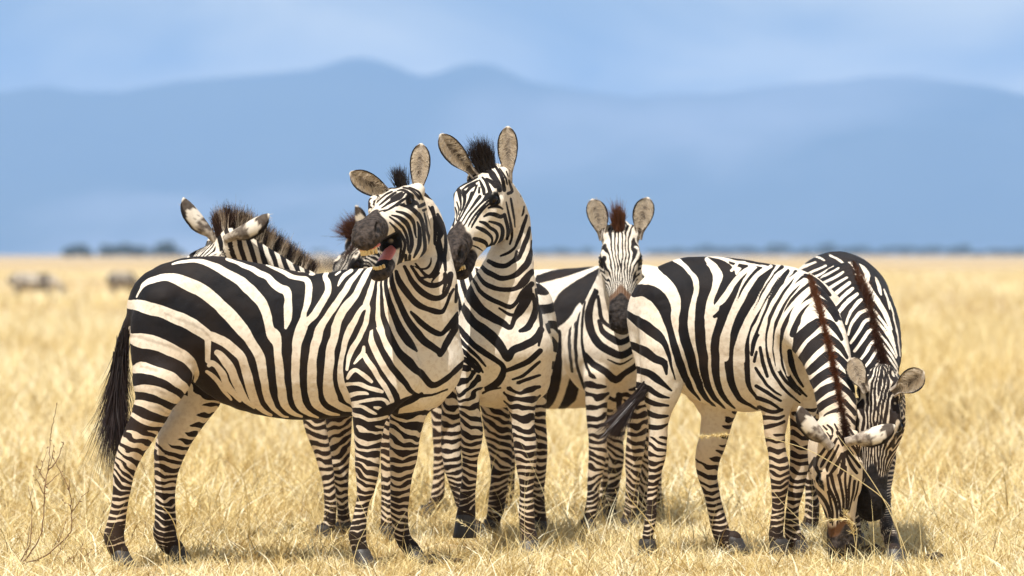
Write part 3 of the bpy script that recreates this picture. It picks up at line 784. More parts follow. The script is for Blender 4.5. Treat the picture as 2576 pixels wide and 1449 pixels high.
ST2 = [('D', L) for L in (
  [(1000,350,30),(1060,380,40),(1130,385,35),(1190,340,25),(1210,280,20)], [(950,390,30),(1010,440,40),(1090,475,40),(1160,470,35),(1230,430,45),(1290,360,50),(1310,290,30)],
  [(920,440,20),(970,510,35),(1040,545,35),(1120,560,35),(1200,550,35),(1260,500,60),(1320,430,40)], [(890,480,20),(940,570,30),(1010,620,35),(1080,655,35),(1160,685,35),(1210,650,30),(1250,590,50),(1315,520,40)],
  [(1080,695,15),(1150,735,25),(1190,740,20)], [(815,460,50),(850,560,80),(900,650,80),(970,720,70),(1050,770,60),(1120,810,50),(1165,835,30),(1190,770,40),(1240,700,70),(1290,620,60),(1305,560,30)],
  [(790,640,30),(840,720,60),(900,800,70),(980,860,80),(1050,920,75),(1100,980,60),(1140,1050,60),(1175,1000,60),(1260,965,55),(1340,920,60),(1385,850,50)], [(1230,860,25),(1290,830,50),(1330,760,50),(1345,680,40),(1325,600,30)],
  [(760,800,30),(830,890,45),(900,960,45),(980,1020,45),(1060,1070,40),(1110,1120,40),(1105,1180,50),(1060,1240,55),(990,1280,40)], [(1120,1150,30),(1200,1120,40),(1290,1080,45),(1380,1000,40)],
  [(760,880,25),(840,970,30),(920,1040,25),(980,1110,15)], [(760,950,25),(850,1030,30),(920,1090,25),(960,1160,15)], [(1180,1210,15),(1260,1180,25),(1340,1110,25),(1375,1080,20)],
  [(760,1040,40),(860,1080,45),(930,1150,30)], [(760,1110,35),(850,1130,40),(930,1190,25)], [(760,1180,40),(850,1190,35),(930,1230,20)], [(960,1310,20),(1010,1290,14),(1090,1270,14)],
  [(1290,120,30),(1250,250,40),(1200,330,20)], [(1300,-60,30),(1270,60,50),(1225,180,40),(1210,260,20)], [(1250,-120,40),(1225,-20,40),(1200,80,30)], [(1320,180,20),(1300,320,30)], [(1350,560,24),(1375,700,28),(1388,860,26),(1370,960,20)])]
ST4 = [('D', L) for L in (
  [(535,880,22),(545,990,30),(570,1060,30),(640,1120,24)], [(540,1060,30),(570,1140,40),(640,1190,50),(700,1215,45),(780,1170,40),(810,1110,30)], [(520,850,40),(475,960,50),(465,1060,60),(490,1150,60),(540,1230,60),(620,1280,60),(700,1310,55),(780,1270,50),(830,1210,40)],
  [(440,1310,40),(500,1375,50),(590,1430,50),(660,1490,55),(730,1440,45),(830,1370,45)], [(350,1080,15),(330,1180,20),(330,1300,20),(350,1440,20)], [(400,1000,15),(375,1120,25),(370,1250,25),(385,1400,22),(440,1560,24)], [(440,920,15),(420,1050,20),(415,1180,20),(430,1300,25),(470,1440,20),(560,1560,24),(650,1640,26),(690,1610,36),(780,1570,24),(860,1500,20)], [(510,830,15),(470,930,20),(445,1050,15)],
  [(685,1600,44),(690,1700,40)], [(420,1660,24),(540,1700,24),(640,1720,20)], [(460,1500,16),(600,1610,12)], [(600,1340,10),(690,1375,16),(780,1330,10)])]
ST5 = [('D', L) for L in (
  [(170,400,70),(230,385,90),(320,420,110),(375,500,100),(402,600,60),(430,700,50),(465,830,60),(500,930,60),(545,1040,50),(600,1130,30),(650,1190,15)],
  [(390,200,110),(470,260,130),(530,340,130),(540,430,90),(525,540,60),(515,640,70),(535,750,75),(570,860,70),(600,970,65),(640,1080,50),(690,1170,35),(760,1240,15)],
  [(530,130,70),(620,200,110),(680,280,110),(680,370,90),(655,480,80),(640,580,75),(640,680,75),(648,780,75),(665,880,70),(675,980,60),(700,1080,50),(750,1170,35),(830,1250,15)],
  [(650,160,60),(740,170,60),(790,200,80),(850,250,100),(840,330,100),(800,400,90),(765,480,50)],
  [(880,170,50),(980,215,50),(930,290,60),(890,370,70),(850,450,80),(820,520,80),(790,620,65),(755,720,60),(748,800,65),(752,900,62),(760,1000,55),(785,1100,45),(830,1180,35),(900,1250,15)], [(800,530,30),(745,575,25)],
  [(1000,180,30),(1090,215,40),(1030,290,60),(980,370,70),(940,450,60),(900,530,25)], [(1180,215,40),(1110,290,70),(1050,380,80),(990,480,80),(930,580,80),(890,680,70),(860,780,65),(850,880,65),(855,980,60),(880,1080,50),(930,1170,40),(1000,1220,25),(1070,1260,15)],
  [(1250,215,40),(1190,300,70),(1120,410,75),(1070,500,60),(1030,590,60),(985,680,50),(972,780,50),(980,880,45),(985,980,40),(1000,1080,35),(1050,1160,25)], [(1290,240,40),(1230,330,55),(1180,420,55),(1130,530,45),(1080,650,45),(1030,760,40),(1015,850,25)],
  [(1350,250,40),(1290,330,55),(1230,420,50),(1185,500,50),(1150,600,40),(1130,700,36),(1130,800,32),(1140,900,32),(1180,1000,32),(1240,1090,32),(1300,1150,22),(1380,1210,15)],
  [(1400,290,40),(1330,370,55),(1270,450,50),(1215,560,50),(1190,680,40),(1180,800,36),(1190,900,36),(1230,1000,36),(1300,1080,32),(1380,1150,22)],
  [(1440,350,55),(1350,430,62),(1280,530,62),(1250,640,62),(1240,760,55),(1240,860,50),(1260,960,46),(1310,1050,42),(1380,1120,28),(1430,1160,20)], [(1460,420,55),(1390,500,62),(1325,600,62),(1300,700,40)], [(1290,830,50),(1310,930,60),(1350,1020,40),(1395,1090,20)],
  [(100,545,40),(160,590,60),(230,635,80),(310,695,80),(375,760,50),(410,850,30),(435,950,18),(460,1030,10)], [(90,770,40),(150,790,50),(240,830,70),(310,880,60),(380,910,50),(395,990,20)], [(110,950,40),(170,965,50),(260,985,50),(330,1030,50),(390,1080,30),(430,1110,15)],
  [(130,1065,40),(190,1080,45),(270,1100,45),(340,1145,35),(420,1165,12)], [(150,1155,36),(220,1170,40),(310,1210,38),(410,1225,15)], [(170,1262,40),(230,1270,45),(330,1300,35),(410,1300,15)], [(170,1368,40),(230,1375,40),(330,1385,38),(405,1360,15)],
  [(560,118,14),(700,122,24),(850,138,24),(1000,170,20),(1200,205,20)], [(1050,830,22),(1035,900,26)], [(1080,800,28),(1095,900,32),(1130,1010,28)], [(1045,950,26),(1090,1020,30),(1150,1100,28),(1230,1150,16)], [(1050,1080,28),(1130,1130,32),(1230,1190,22)], [(1060,1170,36),(1150,1200,32),(1240,1260,20)], [(1080,1240,34),(1170,1270,36),(1240,1255,28)], [(1080,1310,38),(1200,1315,36),(1255,1300,20)], [(1080,1390,42),(1180,1370,38),(1255,1340,28)])]
ST5N = [('D', L) for L in (
  [(1480,500,70),(1420,580,75),(1350,650,80),(1320,720,55)], [(1510,610,80),(1430,680,85),(1360,760,80),(1330,850,40)], [(1535,735,80),(1460,800,82),(1390,900,60),(1380,980,40)], [(1565,860,68),(1490,920,65),(1430,980,45)], [(1585,970,66),(1500,1020,66),(1430,1090,56)],
  [(1605,1070,56),(1520,1110,58),(1450,1180,50)], [(1615,1160,55),(1530,1200,55),(1465,1265,42)], [(1625,1250,42),(1550,1280,42),(1480,1345,34)], [(1640,1330,30),(1570,1370,32),(1500,1430,26)], [(1660,1400,26),(1600,1440,26)],
  [(1440,290,46),(1530,345,36)], [(1470,385,36),(1540,420,46),(1610,490,30)], [(1505,480,40),(1590,530,50),(1650,610,30)], [(1550,590,44),(1620,640,56),(1680,740,30)], [(1590,730,45),(1660,790,56),(1710,870,30)], [(1620,850,46),(1690,920,52),(1740,1000,30)], [(1635,970,42),(1700,1030,46),(1750,1110,30)],
  [(1650,1070,38),(1720,1130,42),(1760,1200,25)], [(1670,1180,38),(1750,1270,34)], [(1685,1280,32),(1760,1350,30)], [(1700,1370,28),(1760,1430,26)])]
ST7 = [('W', L) for L in (
  [(60,775,18),(200,730,22),(400,665,25),(560,640,15)], [(150,880,60),(250,800,52),(350,750,45),(490,690,35)], [(230,1130,50),(290,1080,80),(340,1000,80),(400,920,90),(450,840,50)], [(260,1800,140),(262,1600,130),(258,1449,90),(250,1300,66),(240,1180,56),(232,1110,40)], [(0,900,90),(80,980,100),(130,1100,100),(150,1300,110),(140,1600,110),(120,1800,120)],
  [(430,1100,60),(400,1300,70),(390,1500,100),(370,1700,110),(330,1800,60)], [(880,660,40),(890,750,34),(905,820,24)], [(900,1500,80),(860,1700,90),(760,1820,80)], [(690,640,30),(760,700,60),(790,900,70),(780,1200,70)])]
CROPS['g2'] = (1106.9, 389.9, .21706)
HS2 = [('D', L) for L in (
  [(560,612,18),(620,590,28),(680,600,28),(725,622,18)], [(510,710,18),(570,682,36),(640,690,44),(700,712,40),(745,690,30)],
  [(460,772,20),(520,790,38),(580,840,34),(640,880,34),(665,940,30),(640,1010,25),(600,1050,20),(560,1100,20),(520,1170,16),(480,1240,12)],
  [(570,770,18),(640,785,30),(700,815,35),(725,880,38),(715,960,40),(680,1040,42),(630,1090,42),(585,1140,32),(560,1190,24),(500,1240,10)],
  [(745,690,36),(770,780,38),(790,880,40),(780,970,36),(740,1050,30),(680,1110,26),(620,1160,18),(560,1210,10)], [(765,540,14),(785,640,22),(810,740,26),(830,850,28),(835,950,28),(810,1030,26),(760,1090,22),(700,1130,14)],
  [(820,500,24),(845,640,26),(862,740,20),(868,830,12)], [(430,840,30),(500,870,42),(560,910,34),(600,960,25),(600,1020,20),(560,1060,16)], [(400,970,38),(470,990,44),(530,1020,38),(550,1070,22)], [(380,1050,14),(440,1075,18),(490,1110,12)],
  [(600,545,16),(540,590,20),(480,650,24),(430,720,24),(390,790,22),(365,840,14)], [(600,500,14),(530,560,20),(460,630,22),(400,700,20),(350,780,18),(325,835,12)],
  [(560,470,56),(500,530,28),(440,590,22),(380,660,20),(330,730,18),(280,810,14),(230,850,12)], [(460,480,38),(400,560,28),(350,630,20),(300,700,16),(250,780,12),(200,850,10)],
  [(370,440,38),(340,520,32),(300,600,24),(260,690,18),(220,760,14),(180,850,10)], [(270,430,46),(285,510,34),(270,590,22),(240,670,14),(205,760,10),(170,860,10)],
  [(210,400,34),(225,480,34),(240,560,20),(235,640,12)], [(190,540,14),(215,620,16),(215,690,12)], [(170,600,14),(195,680,16),(190,760,10)], [(160,740,28),(150,820,20)],
  [(200,375,16),(270,330,24),(350,290,24),(430,250,18)], [(250,400,14),(320,350,24),(400,310,22),(440,290,14)], [(300,430,28),(340,380,28),(400,340,24)], [(390,430,18),(415,370,20),(430,340,10)],
  [(450,430,24),(450,370,14)], [(510,450,28),(500,390,32),(470,320,22),(455,280,10)], [(580,430,38),(560,370,32),(530,300,28),(490,250,18)], [(640,360,38),(600,310,38),(540,270,24)],
  [(690,400,44),(680,330,38),(640,270,46),(600,210,56),(570,160,28)], [(745,400,34),(735,320,32),(710,240,32),(680,180,28),(640,120,22)], [(780,330,16),(760,260,18),(720,190,16),(690,140,10)], [(790,440,28),(835,410,26),(815,340,20),(800,280,14)],
  [(330,250,18),(400,200,28),(470,165,18),(540,130,12)], [(300,300,16),(370,240,18),(430,205,14)], [(340,170,40),(430,140,28),(520,115,14)], [(500,190,14),(560,190,22),(600,215,12)], [(360,110,40),(440,90,60),(520,90,40)], [(560,60,24),(640,80,14)], [(770,180,14),(790,240,12)])]
ST2G = [('D', L) for L in ([(860,360,28),(880,420,38),(885,500,38),(880,600,18)], [(930,470,20),(925,560,38),(890,640,28)], [(975,590,28),(950,680,48),(900,780,40),(880,900,20)], [(1000,700,38),(960,830,56),(920,950,48),(880,1050,36)],
  [(1045,840,38),(1010,950,56),(960,1080,56),(915,1190,46),(850,1240,36),(760,1280,36),(640,1260,36),(560,1235,20)], [(1060,1000,30),(1060,1100,50),(1010,1220,50),(950,1330,50)], [(900,1010,16),(860,1080,34),(780,1140,36),(700,1170,20)])]
HS1 = [('D', L) for L in (
  [(510,600,12),(580,620,26),(650,670,38),(690,740,32),(715,840,34),(720,920,34),(700,1000,28)], [(560,560,16),(640,580,28),(710,630,34),(745,700,28),(755,780,20),(768,840,12)],
  [(600,490,12),(690,510,32),(760,560,38),(815,630,34),(840,720,30),(850,820,26),(860,920,28),(850,1000,28),(810,1070,22),(770,1120,18)], [(780,670,14),(800,740,26),(805,830,34),(800,920,34),(770,1000,28),(740,1060,14)],
  [(850,570,14),(870,660,20),(880,760,22),(905,860,22),(915,960,22),(910,1050,18),(890,1110,12)], [(900,600,22),(920,700,20),(935,800,18),(945,900,16),(950,1000,12)],
  [(490,680,12),(560,750,24),(610,820,28),(650,900,24),(640,980,24),(620,1050,28),(600,1120,18)], [(490,620,14),(560,670,20),(620,730,24),(660,810,24),(680,900,20),(680,980,16)],
  [(550,760,16),(590,850,20),(610,930,18),(600,1010,18),(585,1090,16),(570,1140,12)], [(655,1040,28),(660,1110,24)], [(700,1040,24),(690,1110,18)],
  [(400,520,12),(470,470,22),(530,435,32),(600,400,28),(640,360,18)], [(330,470,12),(380,420,16),(440,370,20),(500,340,18)], [(370,490,10),(430,440,20),(490,390,24),(540,350,20)], [(430,560,12),(520,510,20),(600,450,24),(660,410,18)],
  [(520,430,46),(580,385,46),(610,350,18)], [(560,330,12),(620,320,22),(690,360,26),(730,400,18)], [(620,290,14),(690,310,20),(750,350,20),(790,400,28),(800,420,16)], [(690,290,12),(740,310,16),(800,350,18),(830,420,18)],
  [(800,500,28),(850,470,28),(885,450,18)], [(300,500,18),(290,530,14)], [(560,500,10),(640,470,12)], [(840,540,22),(880,520,18)], [(670,430,14),(700,445,34),(740,458,46),(780,470,24)], [(450,540,10),(380,560,12)], [(500,300,12),(560,290,16),(620,262,14)], [(340,400,12),(400,350,16),(460,320,12)], [(560,1180,10),(640,1160,16),(700,1140,10)])]

ST2G += [('D', [(765,540,14),(785,640,22),(810,740,26),(830,850,28),(835,950,28),(810,1030,26)]), ('D', [(820,420,24),(845,560,24),(862,700,22),(872,860,16)]), ('D', [(745,690,30),(770,780,34),(790,880,36),(780,970,30)])]
def _k10(*q): return [(((867.9 + x * .23136) - 301.9) / .15625, ((402.5 + y * .23136) - 628.9) / .15625, w * 1.1) for x, y, w in q]
ST1 += [('D', L) for L in (_k10((905,500,26),(945,580,38),(975,680,48),(985,770,26)), _k10((1010,640,30),(1032,740,58),(1015,860,56),(990,960,30)), _k10((1075,770,30),(1088,860,34),(1070,980,30)),
  _k10((985,930,20),(1012,1040,48),(1002,1140,58),(960,1220,50),(900,1268,40),(820,1280,30),(760,1240,18)), _k10((930,1060,16),(925,1130,34),(880,1180,36),(800,1180,26),(740,1150,14)), _k10((1085,1240,60),(1090,1330,60),(1060,1440,30)))]
HS2 = [(k, [(x, y, w * (1.38 if y < 480 else 1.22)) for x, y, w in q]) for k, q in HS2]
HS1 = [(k, [(x, y, w * 1.42) for x, y, w in q]) for k, q in HS1]

ST5 = [(k, [(x, y, w * (1 - .22 * min(max((x - 950) / 250, 0), 1))) for x, y, w in q]) for k, q in ST5]
ST6 = [('W', L) for L in (
  [(1365,215,20),(1395,170,22),(1410,130,14)], [(1400,260,16),(1440,200,20),(1475,155,14)], [(1520,90,26),(1530,140,24),(1560,165,18)], [(1625,90,26),(1620,130,22),(1660,165,14)], [(1330,250,14),(1350,300,10)], [(1440,270,12),(1520,215,15),(1600,180,12)], [(1470,300,12),(1560,250,15),(1660,205,12)],
  [(1500,320,14),(1600,275,15),(1690,225,12)], [(1520,350,14),(1620,310,17),(1720,250,14)], [(1560,400,16),(1640,350,19),(1735,290,16)], [(1600,440,22),(1680,380,25),(1750,330,20)], [(1620,490,22),(1700,420,25),(1765,370,20)], [(1640,545,28),(1700,480,30),(1790,410,22)],
  [(1690,625,16),(1730,540,20),(1790,470,25),(1815,450,20)], [(1700,700,14),(1730,620,19),(1790,550,25),(1845,520,20)], [(1715,760,16),(1760,690,21),(1820,610,23),(1860,590,20)], [(1735,820,16),(1790,740,21),(1840,680,21),(1880,655,16)], [(1765,880,16),(1820,800,21),(1860,750,19),(1900,725,16)], [(1785,930,16),(1840,860,19),(1880,810,17),(1915,790,14)],
  [(1815,970,15),(1860,920,17),(1925,855,14)], [(1840,1015,15),(1885,970,15),(1940,915,12)], [(1870,1050,13),(1910,1010,13),(1955,965,12)], [(1720,130,18),(1775,170,20),(1800,210,22),(1825,255,20),(1838,290,12)], [(1865,195,30),(1890,260,46),(1880,310,30),(1868,335,12)], [(1955,300,22),(1962,370,32),(1968,415,14)],
  [(1800,225,14),(1860,310,21),(1900,380,20),(1950,470,22),(1990,560,22),(2012,660,18)], [(1800,270,12),(1870,380,23),(1920,450,22),(1970,550,21),(2000,660,18),(2018,760,14)], [(1850,400,14),(1930,480,17),(1980,590,17),(2010,700,12)], [(1865,480,14),(1940,590,21),(1990,680,19),(2022,780,14)], [(1890,580,16),(1970,690,21),(2012,780,17),(2032,850,12)],
  [(1910,680,16),(1980,780,19),(2022,860,14)], [(1930,765,14),(1995,860,17),(2032,930,12)], [(1950,845,14),(2010,930,15),(2042,990,10)], [(1970,930,12),(2030,1010,13)], [(2043,560,12),(2058,700,16),(2058,850,13)], [(2028,470,12),(2047,560,12)], [(2000,380,14),(2015,450,18),(2022,520,10)], [(1985,1000,12),(2020,1050,12)])]
CROPS['g5'] = (2000.0, 1031.4, .2648)
HS5 = [('D', [(x, y, w * 1.3) for x, y, w in L]) for L in (
  [(330,640,18),(350,760,24),(400,860,26),(430,960,22),(440,1100,18),(440,1180,10)], [(370,640,28),(400,760,24),(440,860,22),(465,980,18),(470,1150,12),(480,1230,8)], [(440,640,24),(470,760,22),(490,880,20),(495,1000,16),(495,1150,12)], [(510,560,18),(505,700,20),(520,830,18),(520,1000,14),(512,1200,10)],
  [(560,640,18),(545,760,20),(545,880,18),(535,1000,12)], [(600,700,24),(590,800,22),(570,900,16),(550,1000,10)], [(640,700,14),(625,800,16),(600,890,12)], [(470,430,20),(420,540,32),(350,640,20)], [(490,430,20),(480,560,38),(450,640,24)], [(500,420,20),(560,540,28),(620,620,24)], [(520,410,20),(590,480,28),(650,560,28)],
  [(380,255,16),(320,360,22),(250,470,22),(230,560,24),(260,640,18)], [(420,290,20),(350,420,26),(290,520,26),(270,560,14)], [(440,350,16),(380,470,22),(330,560,26),(330,600,14)], [(500,265,22),(560,340,24),(620,420,24),(655,500,14)], [(490,310,14),(540,390,18),(580,440,14)], [(540,255,14),(600,320,16),(632,400,14)],
  [(215,700,14),(230,780,22),(290,850,28),(340,930,28),(370,1020,26),(375,1100,18)], [(185,780,14),(215,870,24),(280,940,28),(330,1030,26),(340,1100,14)], [(195,910,14),(240,980,26),(300,1040,26),(345,1110,16)], [(250,1090,18),(320,1130,22)], [(170,620,14),(200,560,20),(225,480,14)], [(160,700,16),(200,640,14)], [(340,800,18),(370,900,20),(395,1000,16),(395,1130,10)],
  [(280,600,12),(250,600,24),(240,560,18)], [(430,230,26),(470,300,40),(480,350,20)], [(340,160,16),(380,200,20),(380,240,12)], [(300,170,12),(330,200,18)], [(405,150,14),(430,200,18)], [(540,180,14),(570,230,20),(610,280,14)], [(330,230,12),(360,270,14)], [(520,130,14),(560,170,14)])]
CROPS['h5'] = (1559.7, 578.6, .55288); CROPS['h7'] = (1006.3, 603.8, .55288)
def _h5(*q): return [((1559.7 + x * .55288 - 1540.8) / .3472, (578.6 + y * .55288 - 597.5) / .3472, w * 1.5924) for x, y, w in q]
ST5 += [('W', L) for L in (_h5((345,108,8),(420,118,13),(500,135,13),(580,152,11),(660,165,8)), _h5((405,135,20),(435,170,38),(460,210,30),(440,260,26),(415,330,30),(405,400,34)), _h5((545,150,14),(515,185,12)),
  _h5((625,160,12),(560,200,22),(510,260,26),(470,320,28),(440,350,16)), _h5((700,165,14),(640,200,21),(590,260,26),(550,330,28),(515,400,28),(490,480,32),(482,580,40)), _h5((780,168,12),(720,215,20),(670,290,22),(630,360,22),(590,430,22),(562,520,26),(560,600,24)),
  _h5((820,195,12),(760,250,18),(710,320,18),(670,400,16),(640,470,16)), _h5((850,225,14),(790,270,18),(740,340,18),(700,420,18),(682,500,16),(690,580,14)), _h5((870,265,14),(810,320,18),(760,380,18),(725,450,18),(712,540,16),(725,640,14)),
  _h5((885,310,16),(830,350,19),(790,400,20),(760,470,20),(750,560,18),(770,660,16)), _h5((900,352,14),(850,400,24),(812,440,24),(792,500,12)))]
ST7 = [('D', [((1006.3 + x * .55288 - 1320.7) / .3472, (603.8 + y * .55288 - 440.2) / .3472, w * 1.5924) for x, y, w in L]) for L in (
  [(560,200,30),(620,182,34),(700,160,44),(800,135,36),(900,108,20)], [(715,385,30),(735,330,90),(760,280,100),(820,225,84),(900,165,60),(960,130,40)], [(722,420,26),(708,520,60),(700,620,70),(688,700,62),(650,775,40),(560,800,20)],
  [(800,600,30),(790,660,54),(775,720,56),(735,775,26)], [(868,200,24),(850,240,32),(832,290,18)], [(590,230,20),(640,300,40),(640,420,50),(620,560,50),(600,700,50)], [(1090,180,60),(1110,240,70),(1120,320,60),(1120,420,40)])]
ST2 = ST2[:-5] + [('D', L) for L in ([(1120,1300,20),(1200,1250,24),(1280,1210,24),(1375,1180,20)], [(1130,1360,20),(1220,1310,26),(1300,1290,24),(1375,1265,20)], [(1140,1405,20),(1240,1365,26),(1375,1335,22)], [(740,1260,30),(840,1250,34),(920,1280,20)], [(740,1330,30),(840,1310,34),(930,1330,20)])] + ST2[-5:]

ST5 += [('D', L) for L in ([(1420,275,30),(1470,300,46),(1540,350,40),(1600,420,26)], [(1455,350,26),(1510,385,46),(1580,450,44),(1640,540,28)], [(1490,440,30),(1560,490,46),(1620,560,40),(1670,650,26)])]

ST1 += [('W', _c((1370,600,50),(1470,670,76),(1570,790,80),(1660,930,70),(1760,1060,40)))]
# ================================================================ the zebras
LEGL = [(0, .048), (.25, .040), (.45, .030), (.6, .026), (.85, .020), (1.1, .017)]
DUTY = lambda a: .12 + .36 * sstep(.3, .8, a)
# ---- laughing zebra, side on, in front of all
z = Zebra('zebra laughing with wide open mouth, standing side-on at the left front', 20.05, (-.5, 20.05), seed=1, vox=VOX * .77)
z.T('c5', [(600, 560, 0, 215, .8), (720, 535, 0, 345, .72), (900, 562, 0, 425, .66), (1100, 632, 0, 482, .60), (1300, 718, 0, 530, .57), (1500, 768, 0, 540, .56),
           (1700, 790, 0, 537, .55), (1900, 775, 0, 528, .50), (2080, 752, 0, 525, .45), (2260, 800, 0, 480, .44), (2450, 880, 0, 370, .48), (2560, 905, 0, 225, .6)], tag='trunk')
z.T('c5', [(640, 480, -.10, 170), (660, 640, -.12, 260, .55), (640, 800, -.13, 240, .55), (640, 980, -.14, 215, .55)], tag='trunk', k=.05)
z.T('c5', [(640, 480, .10, 170), (660, 640, .12, 260, .55), (700, 800, .13, 240, .55), (760, 980, .14, 215, .55)], tag='trunk', k=.05)
z.T('c5', [(2150, 640, -.10, 150, .5), (2260, 820, -.15, 190, .45), (2330, 1000, -.15, 170, .5), (2230, 1130, -.14, 150, .6)], tag='trunk', k=.05)
z.T('c5', [(2300, 820, .10, 190, .45), (2420, 1000, .13, 170, .5), (2560, 1100, .13, 140, .6)], tag='trunk', k=.05)
z.T('c5', [(2450, 1000, -.05, 230, .5), (2580, 950, -.06, 160, .6)], tag='trunk', k=.05)
z.T('f', [(960, 850, 0, 130, .55), (1010, 800, 0, 140, .60), (1045, 730, -.02, 108, .68), (1058, 660, .0, 80, .74), (1066, 600, .01, 58, .9), (1058, 545, .01, 48, .95), (1040, 508, -.02, 38, .95)], tag='neck', k=.06)
z.leg('hind_near', 'c6', [(575, 60, 150), (560, 150, 135), (500, 300, 112), (430, 430, 96), (372, 550, 84), (338, 650, 70), (322, 780, 60), (300, 930, 55), (272, 1060, 62), (266, 1120, 68), (292, 1210, 58), (305, 1280, 60)], -.15, foot=(.025, -.02), k=.05)
z.leg('hind_far', 'c6', [(900, 60, 140), (880, 140, 130), (790, 270, 122), (705, 400, 122), (655, 510, 112), (636, 600, 95), (622, 700, 80), (618, 800, 72), (620, 900, 72), (622, 1000, 72), (618, 1090, 76), (650, 1170, 60), (690, 1245, 58)], .15, foot=(.03, -.02), k=.05)
z.leg('fore_near', 'c6', [(2010, 0, 130), (2025, 120, 126), (2025, 250, 116), (2018, 360, 100), (2012, 480, 88), (2010, 600, 84), (2007, 700, 77), (1997, 800, 60), (1972, 900, 48), (1956, 1000, 50), (1942, 1090, 61), (1948, 1150, 57), (1965, 1230, 58)], -.13, foot=(.02, -.02), k=.05)
z.leg('fore_far', 'c6', [(2330, 60, 130), (2310, 150, 132), (2290, 250, 124), (2270, 350, 111), (2262, 450, 102), (2255, 550, 95), (2245, 650, 81), (2238, 750, 71), (2232, 850, 64), (2228, 950, 62), (2238, 1050, 58), (2265, 1140, 56), (2310, 1230, 58)], .10, foot=(.03, -.02), k=.05)
z.T('c5', [(385, 640, 0, 40), (345, 720, -.01, 34), (320, 820, -.02, 26), (300, 930, -.02, 14)], tag='tail', k=.04)
z.head(pt(1011.7, 464, 19.85), (-.327, -.918, -.227), (-.215, -.161, .963), 1.0, jaw=.28, squint=1, eyes=(1, 1))
LB = {k: z.bands([k], LEGL, DUTY, reg=False) for k in ('hind_near', 'fore_near')}
z.strokes(['trunk', 'neck', 'hind_near', 'fore_near', 'tail'], 'A', 19.82, ST1, base=.03, post=z.lower(0, 0, {'hind_near': pt(0, 1068, 19.9)[2], 'fore_near': pt(0, 1056, 19.9)[2]}, LB))
z.bands(['hind_far'], LEGL, DUTY, fn2=lambda f, p, i: f - .02 * sstep(.36, .2, i['arc']) * sstep(.05, -.02, p[:, 0] - i['axis'][:, 0])); z.bands(['fore_far'], LEGL, DUTY)
hf = z.headset(reg=False)
z.strokes(['head'], 'c10', 19.58, HS1, rough=.001, post=lambda f, p, i: np.where(z.hl(p)[:, 1] < -.03, hf(p, i), f))
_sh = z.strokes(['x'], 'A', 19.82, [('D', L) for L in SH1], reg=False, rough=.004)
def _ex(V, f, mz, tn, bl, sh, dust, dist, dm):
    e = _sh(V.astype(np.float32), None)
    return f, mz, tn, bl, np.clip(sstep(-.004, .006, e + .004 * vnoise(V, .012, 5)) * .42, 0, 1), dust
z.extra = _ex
Z1 = z
def build1():
    z = Z1; z.build()
    z.ear(pt(974, 486, 19.84), pt(884, 438, 19.80), (.15, -1, -.25), W=.047)
    z.ear(pt(1051, 478, 19.84), pt(1060, 362, 19.86), (.1, -1, .1), W=.044)
    z.teeth([(.512 - .0022 * (i - 2.5) ** 2, -.0325 + i * .013, -.150) for i in range(6)], h=.036, w=.0128)
    z.gum([(.480, -.044, -.152), (.502, -.028, -.156), (.511, 0, -.158), (.502, .028, -.156), (.480, .044, -.152)], .0085)
    z.teeth([(.470 - .0025 * (i - 2) ** 2, -.022 + i * .011, -.148) for i in range(5)], True, h=.016, up=1)
    z.tongue([(.26, 0, -.150, .012, .024), (.33, 0, -.150, .013, .030), (.385, 0, -.149, .011, .031), (.415, 0, -.152, .008, .022)])
    P = [z.HW(np.array(q)) for q in ([.03, -.012, .002], [.005, 0, -.006], [-.02, .008, -.012])]
    z.hair(P, [(-.25, -.2, 1)] * 3, .07, 420, spread=.22, jit=.012, width=.0028, stripe=.02)
    Q = [cpt('c5', 372, 660, 20.03), cpt('c5', 340, 740, 20.02), cpt('c5', 322, 830, 20.01), cpt('c5', 308, 940, 20.0)]
    z.hair(Q, [(-.14, 0, -1), (-.10, 0, -1), (-.05, 0, -1), (-.08, 0, -1)], [.20, .31, .36, .37], 2400, spread=.055, jit=.014, width=.0042, name='tail_hair', stripe=.02, brown=.03, droop=.05)
build1()

# ---- second zebra, head against the first one's neck
z = Zebra('zebra facing the camera, head against the laughing zebra, one front hoof lifted', 20.6, (.06, 20.9), seed=2, vox=VOX * .77)
z.T('f', [(1252, 850, .05, 108, .9), (1258, 850, .45, 116, 1.0), (1262, 855, .85, 120, 1.05), (1272, 850, 1.25, 112, 1.0), (1280, 840, 1.5, 90, 1)], tag='trunk', ref=(1, 0, 0), k=.06)
z.T('f', [(1240, 880, -.04, 92, .9), (1235, 950, .02, 75, .9)], tag='trunk', k=.06)
z.T('f', [(1315, 880, -.04, 78, .9), (1320, 950, .02, 66, .9)], tag='trunk', k=.06)
z.T('f', [(1252, 478, .0, 42, .95), (1282, 530, .02, 46, 1.0), (1288, 610, .01, 50, 1.0), (1276, 690, -.04, 68, .9), (1262, 770, -.02, 95, .85), (1262, 850, .04, 110, .8), (1264, 930, .08, 92, .8)], tag='neck', k=.05)
z.T('f', [(1316, 780, 1.2, 78), (1318, 860, 1.25, 84), (1324, 950, 1.35, 60)], tag='trunk', k=.06)
z.leg('fore_right', 'c7', [(435, 40, 100), (438, 120, 90), (437, 250, 76), (442, 350, 66), (452, 450, 68), (460, 530, 74), (456, 610, 68), (448, 700, 52), (447, 800, 44), (436, 900, 44), (432, 980, 47), (426, 1040, 56), (420, 1085, 60)], -.10, lift=(-.004, -.01, -.078), k=.04, hr=.06)
